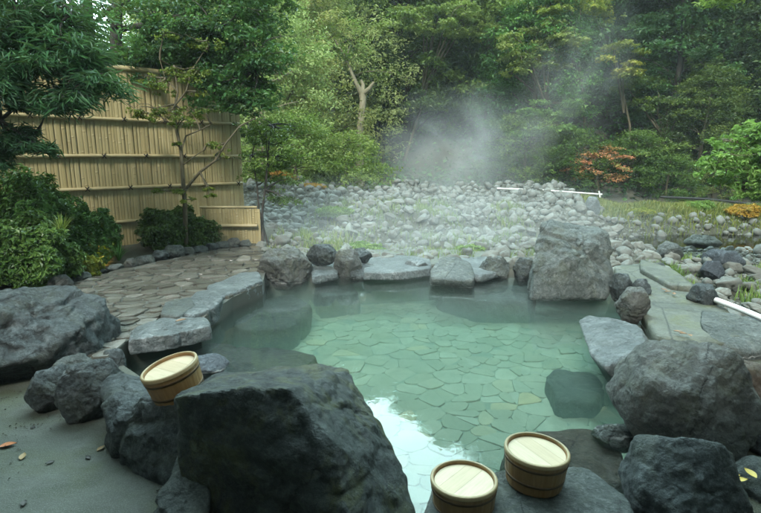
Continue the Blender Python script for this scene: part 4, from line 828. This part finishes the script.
# sword-leaved tuft in the left shrubs
def tuft(name, label, c, nb, L, wd, mat, seed, cat='plant', parent=None):
    r = rng(seed); V = []; T = []; tn = []
    for i in range(nb):
        a = r.uniform(0, 6.28); l = L * r.uniform(0.6, 1.1); out = r.uniform(0.15, 0.75); dirv = np.array([math.cos(a), math.sin(a), 0]); sd_ = np.array([-dirv[1], dirv[0], 0]) * wd; o = len(V); tv = r.random()
        for k in range(4):
            f = k / 3; p = dirv * l * out * f ** 1.3 + np.array([0, 0, l * (f - out * 0.55 * f * f)]) + dirv * 0.01; ww = (1 - f ** 2) * 0.5 + 0.02; V += [p - sd_ * ww, p + sd_ * ww]; tn += [tv, tv]
        for k in range(3): b = o + 2 * k; T += [(b, b + 1, b + 3), (b, b + 3, b + 2)]
    o = link(name, new_mesh(name, V, T, tn), M[mat], parent, c)
    if parent is None: tag(o, label, cat)
    return o
tuft('sword_leaf_plant', 'spiky plant with long pointed leaves among the left shrubs', at_t(62, 235, 5.9), 60, 0.3, 0.014, 'leaf_light', 1)
tuft('fern', 'fern like plant beside the shrub above the kerb, left of the middle shrub', at_t(118, 250, 6.9) * [1, 1, 0] + [0, 0, 0.1], 40, 0.35, 0.02, 'leaf_mid', 2)

# garden light, lit
gl = empty('garden_light', at(92, 263, 0.08) + [0, 0.15, 0]); tag(gl, 'small lit garden spotlight glowing yellow at the foot of the left shrubs', 'garden light')
V, Fq = tube([(0, 0, -0.05), (0, 0, 0.08)], [0.012, 0.012], 8); link('stake', new_mesh('stake', V, Fq, None, True), M['lamp_metal'], gl)
V, Fq = tube([(0, 0, 0.07), (0.0, -0.01, 0.1), (0.0, -0.02, 0.14)], [0.02, 0.035, 0.038], 12); link('lamp_head', new_mesh('head', V[:-1], [f for f in Fq if (len(V) - 1) not in f], None, True), M['lamp_metal'], gl)
t = NT('lit_lens'); e = t.n('ShaderNodeEmission'); e.inputs[0].default_value = (1, 0.62, 0.12, 1); e.inputs[1].default_value = 12; t.l(e.outputs[0], t.out.inputs[0])
V, Fq = tube([(0, -0.018, 0.128), (0, -0.0195, 0.136)], [0.032, 0.032], 12); link('lens', new_mesh('lens', V, Fq), t.m, gl)
ld = bpy.data.lights.new('garden_light_bulb', 'POINT'); ld.energy = 12; ld.color = (1, 0.62, 0.15); ld.shadow_soft_size = 0.03; lo = bpy.data.objects.new('bulb', ld); C.objects.link(lo); lo.parent = gl; lo.location = (0, -0.04, 0.2)

# ------------------------------------------------------------------ river stones
SR = rng(91)
stones = []
def scatter(n, x0, x1, y0, y1, s0, s1, cond, zoff=0.1, pw=2.5):
    x = SR.uniform(x0, x1, n); y = SR.uniform(y0, y1, n); s = s0 + (s1 - s0) * SR.random(n) ** pw
    for a, b, c in zip(x, y, s):
        if cond(a, b): stones.append((a, b, c))
bk = lambda a, b: (a > -0.34 * b and a < 0.28 * b + 1.5 and not (a < -1.95 and b < 9.6)) and not in_poly(np.array([a]), np.array([b]), pool_expand(0.45))[0]
scatter(22000, -6.5, 6.8, 6.9, 16.3, 0.065, 0.36, bk, pw=5)
rk = lambda a, b: a > 0.26 * b + 1.4 and a < 0.9 * b and not (b > 13.4 and b < 15.2) and (abs(b - 10.9 - 0.1 * a) > 0.45 or SR.random() < 0.2)
scatter(5200, 2.5, 13, 5.6, 15.6, 0.09, 0.42, rk, pw=3)
arr = np.array(stones); zt = terr(arr[:, 0], arr[:, 1])
d = np.hypot(arr[:, 0], arr[:, 1]); app = arr[:, 2] / d
# keep stones apart so that they pile rather than merge
order = np.argsort(-arr[:, 2]); cellmap = {}; keep = []
for i in order:
    x, y, s = arr[i]; gx_, gy_ = int(x / 0.4), int(y / 0.4); ok = True
    for a in (-1, 0, 1):
        for b in (-1, 0, 1):
            for j in cellmap.get((gx_ + a, gy_ + b), ()):
                if (arr[j, 0] - x) ** 2 + (arr[j, 1] - y) ** 2 < (0.33 * (arr[j, 2] + s)) ** 2: ok = False
    if ok: keep.append(i); cellmap.setdefault((gx_, gy_), []).append(i)
keep = np.array(keep); big_i = keep[np.argsort(-app[keep])][:290]; small_i = np.setdiff1d(keep, big_i)
def stone_shape(seed, sub):
    pts = rnd_pts(0, 0, -0.33, 0.33, 1.0, 0.75, seed, 5); X, Fc, c = rock_mesh(pts, p=8 + seed % 3 * 10, sub=sub, a=0.1, a2=0.012, seed=seed); return X, Fc
sm_hi = [new_mesh('river_stone', *stone_shape(200 + k, 4), None, True) for k in range(10)]
for m in sm_hi: m.materials.append(M['river_stone'])
for q, i in enumerate(big_i):
    x, y, s = arr[i]; o = link('river_stone', sm_hi[q % 10], None, None, (x, y, zt[i] + s * 0.17)); o.scale = (s * SR.uniform(.8, 1.3), s * SR.uniform(.7, 1.05), s * SR.uniform(.6, 1.1)); o.rotation_euler = (SR.normal() * 0.3, SR.normal() * 0.3, SR.uniform(0, 6.28))
    if x < 0.2 * y + 1.2: tag(o, 'rounded pale grey river stone among many like it on the bank behind the pool', 'river stone', 'loose stones on the bank behind the pool')
    else: tag(o, 'grey river stone among many like it around the stream on the right', 'river stone', 'loose stones around the stream')
lo_s = [stone_shape(300 + k, 2) for k in range(8)]; Vs = []; Fs = []; tn = []; oo = 0
for i in small_i:
    x, y, s = arr[i]; X, Fc = lo_s[i % 8]; a = SR.uniform(0, 6.28); b = SR.normal() * 0.35; ca, sa, cb, sb_ = math.cos(a), math.sin(a), math.cos(b), math.sin(b)
    Rm = np.array([[ca, -sa, 0], [sa, ca, 0], [0, 0, 1]]) @ np.array([[cb, 0, sb_], [0, 1, 0], [-sb_, 0, cb]]); Vs.append(X @ Rm.T * s * np.array([1, 1, 0.95]) + [x, y, zt[i] + s * 0.13]); Fs.append(Fc + oo); oo += len(X); tn += [SR.random()] * len(X)
o = link('river_stones', new_mesh('river_stones', np.concatenate(Vs), np.concatenate(Fs), tn, True), M['river_stone']); tag(o, 'pale grey rounded stones covering the river bank behind the pool', 'river stones', kind='stuff')
# pebbles filling the gaps
n = 9000; x = SR.uniform(-5, 11, n); y = SR.uniform(5.5, 16, n); kk = np.array([(bk(a, b) or rk(a, b)) for a, b in zip(x, y)]); x, y = x[kk], y[kk]; z = terr(x, y); Xp, Fp = stone_shape(333, 1)
s = SR.uniform(0.04, 0.1, len(x)); V = (Xp[None] * s[:, None, None] + np.stack([x, y, z + s * 0.15], -1)[:, None]).reshape(-1, 3); Fq = (Fp[None] + (np.arange(len(x)) * len(Xp))[:, None, None]).reshape(-1, 3)
o = link('pebbles', new_mesh('pebbles', V, Fq, np.repeat(SR.random(len(x)), len(Xp)), True), M['river_stone']); tag(o, 'small grey pebbles between the river stones', 'pebbles', kind='stuff')
# distinct rocks by the stream
brock(655, 682, 241, 262, -0.35, 'rock_mid', 'pale pointed rock standing among the stream stones right of the standing stone', seed=111, sub=5, p=20)
brock(703, 742, 249, 268, -0.35, 'rock_blue', 'flat topped bluish rock in the stream on the right', seed=112, sub=5, p=26)
brock(700, 722, 260, 278, -0.35, 'rock_blue', 'bluish rock lower left of the flat topped bluish one', seed=113, sub=5, p=18)
brock(684, 720, 234, 247, -0.35, 'rock_shelf', 'long low mossy boulder beyond the dark stream water', seed=114, sub=5, p=9)
brock(735, 775, 318, 334, -0.3, 'rock_blue', 'bluish green rock lying under the white pipe at the right edge', seed=115, sub=5, p=14)
brock(640, 668, 262, 279, -0.2, 'rock_dark', 'dark flat rock beside the raised stone ledge', seed=116, sub=5, p=20)
brock(582, 600, 196, 214, 0.1, 'rock_pale', 'whitish stone on the bank just above the standing stone', seed=117, sub=4, p=8)

# ------------------------------------------------------------------ grasses
def blades(x, y, L, wd, seed, mat, name, label):
    r = rng(seed); n = len(x); z = terr(x, y); a = r.uniform(0, 6.28, n); l = L * r.uniform(0.5, 1.2, n); d_ = np.stack([np.cos(a), np.sin(a), np.zeros(n)], -1); s_ = np.stack([-d_[:, 1], d_[:, 0], np.zeros(n)], -1) * wd
    b = np.stack([x, y, z], -1); up = np.array([0, 0, 1.0]); ln = r.uniform(0.1, 0.6, n)
    m_ = b + d_ * (l * ln * 0.3)[:, None] + up * (l * 0.55)[:, None]; tp = b + d_ * (l * ln)[:, None] + up * (l * (1 - 0.3 * ln))[:, None]
    V = np.stack([b - s_, b + s_, m_ - s_ * 0.7, m_ + s_ * 0.7, tp], 1).reshape(-1, 3); o = np.arange(n)[:, None] * 5
    T = np.concatenate([o + [[0, 1, 3]], o + [[0, 3, 2]], o + [[2, 3, 4]]]); k = link(name, new_mesh(name, V, T, np.repeat(np.clip(r.normal(size=n) * 0.2 + 0.5 + 0.3 * fbm(b * 0.8, 3, 2), 0, 1), 5)), M[mat]); tag(k, label, 'grass', kind='stuff')
G = rng(17)
n = 22000; x = G.uniform(3.6, 15, n); y = G.normal(size=n) * 0.75 + 14.2; k = (fbm(np.stack([x, y, x * 0], -1) * 0.9, 4, 2) > -0.25) & (x > 0.3 * y + 1.4); blades(x[k], y[k], 0.19, 0.012, 1, 'grass', 'river_grass', 'yellow green grass on the bar beyond the stream')
cl = G.uniform(-2.6, 3.2, 120); cyy = G.uniform(7.6, 12.5, 120); x = (cl[:, None] + G.normal(size=(120, 60)) * 0.16).ravel(); y = (cyy[:, None] + G.normal(size=(120, 60)) * 0.16).ravel(); k = (x > -1.9); blades(x[k], y[k], 0.16, 0.007, 2, 'grass', 'bank_grass', 'sparse green weeds growing between the stones behind the pool')
cl = G.uniform(3.0, 7, 14); cyy = G.uniform(6.6, 9.5, 14); x = (cl[:, None] + G.normal(size=(14, 120)) * 0.1).ravel(); y = (cyy[:, None] + G.normal(size=(14, 120)) * 0.1).ravel(); blades(x, y, 0.22, 0.009, 3, 'grass', 'stream_weeds', 'green weeds between the stones right of the shelf')
for px, py, t_, rr, mt, nm, lb in [(745, 222, 13.5, 0.45, 'leaf_orange', 'orange_shrub', 'low orange leaved shrub in the grass at the right edge'), (280, 187, 14.5, 0.45, 'leaf_orange', 'orange_shrub', 'low orange leaved shrub on the bank behind the small tree'), (312, 193, 14.2, 0.3, 'leaf_orange', 'orange_shrub', 'small orange tinged shrub right of the other on the bank'),
                              (700, 216, 14, 0.35, 'leaf_light', 'grassy_shrub', 'light green clump in the middle of the grassy bar'), (640, 216, 13.5, 0.3, 'leaf_yellow', 'grassy_shrub', 'yellowish clump at the left end of the grassy bar'), (335, 215, 10.5, 0.3, 'leaf_light', 'leafy_weed', 'bright leafy weed on the stones behind the far pool boulders'), (362, 232, 8.6, 0.28, 'leaf_light', 'leafy_weed', 'pale leafy weed behind the long pale slab'), (470, 240, 8.3, 0.22, 'leaf_light', 'leafy_weed', 'leafy weed behind the wedge shaped rock')]:
    p = at_t(px, py, t_); p[2] = float(terr(p[0:1], p[1:2])[0]); shrub(nm, lb, p, (rr * 1.3, rr, rr * 0.55), int(2600 * rr / 0.3), 0.06, mt, int(px), 0.4, 8)
for i, (px, py) in enumerate([(335, 235), (344, 230), (322, 240)]):    # thin upright stalks
    pass

# ------------------------------------------------------------------ pipes
def pipe(name, label, pts, r, mat, cat='pipe', n=10):
    pts = [np.array(p) for p in pts]; b = pts[0].copy(); V, Fq = tube([p - b for p in pts], [r] * len(pts), n); o = link(name, new_mesh(name, V, Fq, None, True), M[mat], None, b); return tag(o, label, cat)
pipe('white_pipe', 'thick white pipe lying over the rocks at the right edge', [at(716, 300, 0.12), at(740, 309, 0.11), at(790, 330, 0.08)], 0.028, 'pipe_white')
pr = pipe('white_pipe', 'long thin white pipe along the crest of the stone bank far behind the standing stone', [at_t(497, 188.5, 14.6), at_t(540, 190, 14.5), at_t(602, 194.5, 14.4)], 0.024, 'pipe_white')
V, Fq = tube([at_t(599, 191, 14.37), at_t(600, 197.5, 14.37)], [0.022, 0.022], 8); ob = link('pipe_joint', new_mesh('joint', V - np.array(pr.location), Fq, None, True), M['pipe_white'], pr)
for i, (a, lb) in enumerate([([(655, 203, 15.4), (700, 206, 15.4), (790, 214, 15.4)], 'dark hose lowest across the far river behind the grass'), ([(660, 197, 15.6), (705, 199, 15.6), (790, 208, 15.6)], 'dark hose highest across the far river behind the grass')]):
    pipe('hose', lb, [at_t(*q) for q in a], 0.035, 'pipe_dark', 'hose')

# ------------------------------------------------------------------ buckets
def make_bucket(D=0.28, Hh=0.155, taper=0.88):
    root = empty('wooden_bucket'); ns = 18; seg = ns * 4; Rt = D / 2; Rb = Rt * taper; V = []; tone = []; Fc = []; r = rng(3); tv = r.random(ns)
    prof = [(0.0, 1), (0.5, 1), (0.965, 1), (1.0, 1)]
    zs = [0.0, 0.006, Hh * 0.5, Hh - 0.006, Hh]; rs = [Rb - 0.002, Rb, (Rb + Rt) / 2, Rt, Rt - 0.003]
    rows = [(z, q, True) for z, q in zip(zs, rs)] + [(Hh, Rt - 0.013, False), (Hh - 0.004, Rt - 0.015, False), (Hh - 0.03, Rt - 0.016, False)]
    for z, q, gro in rows:
        for k in range(seg):
            a = 2 * math.pi * k / seg; g_ = -0.0016 if (gro and k % 4 == 0) else 0; V.append(((q + g_) * math.cos(a), (q + g_) * math.sin(a), z)); tone.append(tv[(k // 4) % ns])
    for i in range(len(rows) - 1):
        for k in range(seg): k2 = (k + 1) % seg; Fc.append((i * seg + k, i * seg + k2, (i + 1) * seg + k2, (i + 1) * seg + k))
    link('stave_wall', new_mesh('staves', V, Fc, tone, False), M['stave'], root)
    # rim ring, lid board, hoops
    def ring(z0, z1, r0, r1, th, nm, mt, tn_=0.5):
        V = []; Fc = []; pr = [(r0, z0), (r0 + th, z0 + 0.001), (r1 + th, z1 - 0.001), (r1, z1)]
        for q, z in pr:
            for k in range(64): a = 2 * math.pi * k / 64; V.append((q * math.cos(a), q * math.sin(a), z))
        for i in range(3):
            for k in range(64): k2 = (k + 1) % 64; Fc.append((i * 64 + k, i * 64 + k2, (i + 1) * 64 + k2, (i + 1) * 64 + k))
        return link(nm, new_mesh(nm, V, Fc, np.full(len(V), tn_), True), M[mt], root)
    rad = lambda z: Rb + (Rt - Rb) * z / Hh
    ring(Hh * 0.74, Hh * 0.74 + 0.012, rad(Hh * .74) - 0.0005, rad(Hh * .74 + .012) - 0.0005, 0.003, 'hoop', 'hoop')
    ring(Hh * 0.27, Hh * 0.27 + 0.012, rad(Hh * .27) - 0.0005, rad(Hh * .27 + .012) - 0.0005, 0.003, 'hoop', 'hoop')
    V = []; Fc = []; pr = [(Rt - 0.0125, Hh + 0.0005), (Rt - 0.011, Hh + 0.004), (Rt - 0.0035, Hh + 0.004), (Rt + 0.001, Hh + 0.0005), (Rt + 0.0018, Hh - 0.012)]
    for q, z in pr:
        for k in range(64): a = 2 * math.pi * k / 64; V.append((q * math.cos(a), q * math.sin(a), z))
    for i in range(4):
        for k in range(64): k2 = (k + 1) % 64; Fc.append((i * 64 + k, i * 64 + k2, (i + 1) * 64 + k2, (i + 1) * 64 + k))
    link('rim', new_mesh('rim', V, Fc, np.full(len(V), 0.5), True), M['rim'], root)
    # board of three planks, set below the rim
    V = []; Fc = []; tn = []; zb = Hh - 0.012; rb = Rt - 0.0165
    for j, (u0, u1) in enumerate([(-rb, -rb * 0.15), (-rb * 0.145, rb * 0.45), (rb * 0.455, rb)]):
        us = np.linspace(u0 + 1e-5, u1 - 1e-5, 16); hw = np.sqrt(np.maximum(rb ** 2 - us ** 2, 1e-9)); o = len(V)
        for u, h_ in zip(us, hw): V += [(u, -h_, zb), (u, h_, zb)]; tn += [[0.9, 0.35, 0.75][j]] * 2
        for k in range(15): Fc.append((o + 2 * k, o + 2 * k + 2, o + 2 * k + 3, o + 2 * k + 1))
    link('base_board', new_mesh('board', V, Fc, tn), M['board'], root)
    return root
b1 = make_bucket(); tag(b1, 'upright wooden bucket with a pale round board, right of the two on the low rock', 'bucket', 'wooden wash buckets')
p = at_t(535.5, 450, 2.25); b1.location = (p[0], p[1], p[2] - 0.15); b1.rotation_euler = (R(1), R(2), 0.5)
b2 = copy_tree(b1); b2['label'] = 'front wooden bucket with its board half white in the light, cut by the bottom edge'; p = at_t(464.5, 480, 2.14); b2.location = (p[0], p[1], p[2] - 0.15); b2.rotation_euler = (R(1), R(2), 2.4)
b3 = copy_tree(b1); b3['label'] = 'wooden bucket tilted to the left on the dark rock behind the largest boulder'; p = at_t(169, 366, 2.5)
tilt = Matrix.Rotation(R(-14), 3, 'Y') @ Matrix.Rotation(R(6), 3, 'X') @ Matrix.Rotation(0.9, 3, 'Z'); b3.rotation_euler = tilt.to_euler(); b3.location = Vector(p) - tilt @ Vector((0, 0, 0.174)); b3.scale = (0.98, 0.98, 1.12)

# ------------------------------------------------------------------ fallen leaves
def fallen(label, px, py, z, size, col, rz, seed, cat='leaf', group=None):
    r = rng(seed); pts = []; n_ = 9; V = [(0, 0, 0.004)]
    for k in range(n_ + 1):
        f = k / n_; x_ = -size / 2 + size * f; hw = size * 0.26 * math.sin(math.pi * f ** 0.8); V += [(x_, -hw, 0.004 + abs(hw) * 0.35 + 0.1 * size * f * f), (x_, 0, 0.001 + 0.1 * size * f * f), (x_, hw, 0.004 + abs(hw) * 0.3 + 0.1 * size * f * f)]
    Fc = []
    for k in range(n_): o = 1 + 3 * k; Fc += [(o, o + 3, o + 4, o + 1), (o + 1, o + 4, o + 5, o + 2)]
    key = 'fallen_' + col
    if key not in M:
        M[key] = plain(key, {'orange': (0.42, 0.13, 0.03), 'brown': (0.2, 0.11, 0.045), 'yellow': (0.5, 0.36, 0.05), 'dark': (0.025, 0.022, 0.018), 'tan': (0.26, 0.17, 0.06)}[col], 0.6, 60)
    p = at(px, py, z); o = link('fallen_leaf', new_mesh('fallen_leaf', V, Fc, None, True), M[key], None, p); o.rotation_euler = (0, 0, rz); return tag(o, label, cat, group)
fallen('orange fallen leaf on the concrete floor, nearest the left edge', 8, 446, 0.002, 0.085, 'orange', 0.3, 1)
fallen('tan curled leaf below and right of the orange leaf on the concrete', 23, 457, 0.002, 0.06, 'tan', 1.9, 2)
fallen('dull yellow brown leaf in the middle of the concrete floor', 101, 449, 0.002, 0.05, 'tan', 1.2, 3)
fallen('brown fallen leaf lying on the long flat edge stone of the deck', 181, 321, DECK + 0.045, 0.09, 'brown', 0.5, 4)
for i, (a, b, s_) in enumerate([(33, 428, .03), (72, 420, .04), (88, 458, .04), (50, 463, .04), (24, 504, .05), (112, 425, .03)]):
    fallen('small blackened leaf scrap scattered on the concrete floor', a, b, 0.002, s_, 'dark', i * 1.3, 10 + i, 'leaf', 'blackened leaf scraps on the concrete')
for i, (a, b, z_, c) in enumerate([(740, 481, 0.1, 'yellow'), (750, 474, 0.1, 'yellow'), (733, 476, 0.1, 'yellow')]):
    fallen('yellow fallen leaf among the rocks in the lower right corner', a, b, z_, 0.07, c, i * 1.7, 30 + i, 'leaf', 'yellow leaves in the lower right corner')
for i, (a, b) in enumerate([(668, 292), (674, 294), (664, 290), (683, 334), (690, 336), (678, 332)]):
    fallen('reddish brown fallen leaf on the mossy stone shelf', a, b, 0.085, 0.07, 'brown', i * 1.1, 40 + i, 'leaf', 'brown leaves on the stone shelf')

# grit and leaf crumbs gathered on the concrete
r_ = rng(404); n = 2600; q = np.array(fl); X_ = r_.uniform(-3.4, -0.4, n * 4); Y_ = r_.uniform(1.2, 3.5, n * 4); k = in_poly(X_, Y_, fl) & (fbm(np.stack([X_, Y_, X_ * 0], -1) * 1.4, 6, 3) + r_.random(n * 4) * 0.5 > 0.42); X_, Y_ = X_[k][:n], Y_[k][:n]
V, T = leaves(np.stack([X_, Y_, np.full(len(X_), 0.006)], -1), r_.normal(size=(len(X_), 3)) * 0.25 + [0, 0, 1], 0.011, 0.6, 405, sizej=0.7); link('grit', new_mesh('grit', V, T), plain('dark_grit', (0.05, 0.045, 0.032), 0.9)); tag(bpy.data.objects['grit'], 'dark grit and leaf crumbs scattered over the concrete floor', 'grit', kind='stuff')

# ------------------------------------------------------------------ unseen house added behind the viewpoint to shade the foreground
bh = empty('bath_house', (0, -2.6, 0)); tag(bh, 'dark timber bath house with a deep eave standing behind the viewpoint', 'bath house')
V, Fq = box_vf(-8, 8, -4, -0.2, 0, 3.2); link('wall', new_mesh('wall', V, Fq), M['house_wood'], bh)
V, Fq = box_vf(-9, 9, -5, 2.4, 3.22, 3.4); link('roof', new_mesh('roof', V, Fq), M['house_roof'], bh)
for x_ in (-6, 6):
    V, Fq = box_vf(x_ - .08, x_ + .08, 1.3, 1.46, -0.05, 3.215); link('post', new_mesh('post', V, Fq), M['house_wood'], bh)

for x_, y_, k_, s_, lb in [(-7.5, 0.5, 'dark_a', 0.85, 'dense dark tree beside the left end of the bath house'), (-8.5, 3.6, 'dark_b', 0.8, 'dense dark tree at the left behind the fence line'), (8.0, 0.5, 'dark_a', 0.9, 'dense dark tree beside the right end of the bath house'), (9.8, 4.0, 'dark_b', 0.85, 'dense dark tree right of the pool out of the picture')]:
    plant(k_, x_, y_, s_, x_, lb, z=-0.1)  # out-of-view trees added to cut the sky light from the sides

# ------------------------------------------------------------------ steam and haze
def steam(name, label, c, rad, dens, seed, sc=1.2, thr=0.42, rot=(0, 0, 0)):
    D, Fc = get_ico(4); X = D * (1 + 0.12 * fbm(D * 1.5, seed, 2))[:, None]; o = link(name, new_mesh(name, X, Fc, None, True)); t = NT(name + '_vapour')
    tc = t.n('ShaderNodeTexCoord'); ln = t.n('ShaderNodeVectorMath', operation='LENGTH'); t.l(tc.outputs['Object'], ln.inputs[0])
    fall = t.math('SUBTRACT', 1.0, ln.outputs['Value'], True); fall = t.math('POWER', fall, 1.1)
    n1 = t.noise(tc.outputs['Object'], sc, 5, 0.6, 0.6); n1 = t.ramp(n1, [(thr, (0, 0, 0)), (thr + 0.25, (1, 1, 1))])
    pv = t.n('ShaderNodeVolumePrincipled'); pv.inputs['Color'].default_value = (0.9, 0.95, 0.97, 1); t.l(t.math('MULTIPLY', t.math('MULTIPLY', n1, fall), dens), pv.inputs['Density']); t.l(pv.outputs[0], t.out.inputs['Volume'])
    o.data.materials.append(t.m); o.location = c; o.scale = rad; o.rotation_euler = rot; tag(o, label, 'steam', kind='stuff'); return o
steam('steam', 'densest pale steam drifting over the river in front of the dark hollow', at_t(462, 152, 17.5), (3.4, 2.0, 2.5), 0.8, 1)
steam('steam', 'thin steam rising in a slanting plume before the dark trees', at_t(570, 90, 19.0), (2.2, 2.0, 4.2), 0.26, 2, 1.6, 0.42, (0, R(22), 0))
steam('steam', 'faint veil of steam over the stones at the far end of the pool', at_t(430, 225, 8.6), (4.6, 2.6, 1.0), 0.22, 3, 1.7, 0.34)
steam('steam', 'barely visible wisps of steam low over the pool water', at_t(400, 300, 5.2), (2.3, 1.8, 0.5), 0.12, 5, 2.4, 0.45)
hz = box_vf(-310, 310, -210, 370, -3, 60)
o = link('haze', new_mesh('haze', *hz)); t = NT('valley_haze'); pv = t.n('ShaderNodeVolumePrincipled'); pv.inputs['Color'].default_value = (0.82, 0.93, 0.95, 1); pv.inputs['Density'].default_value = 0.0011; t.l(pv.outputs[0], t.out.inputs['Volume']); o.data.materials.append(t.m); tag(o, 'thin damp haze filling the valley', 'haze', kind='stuff')
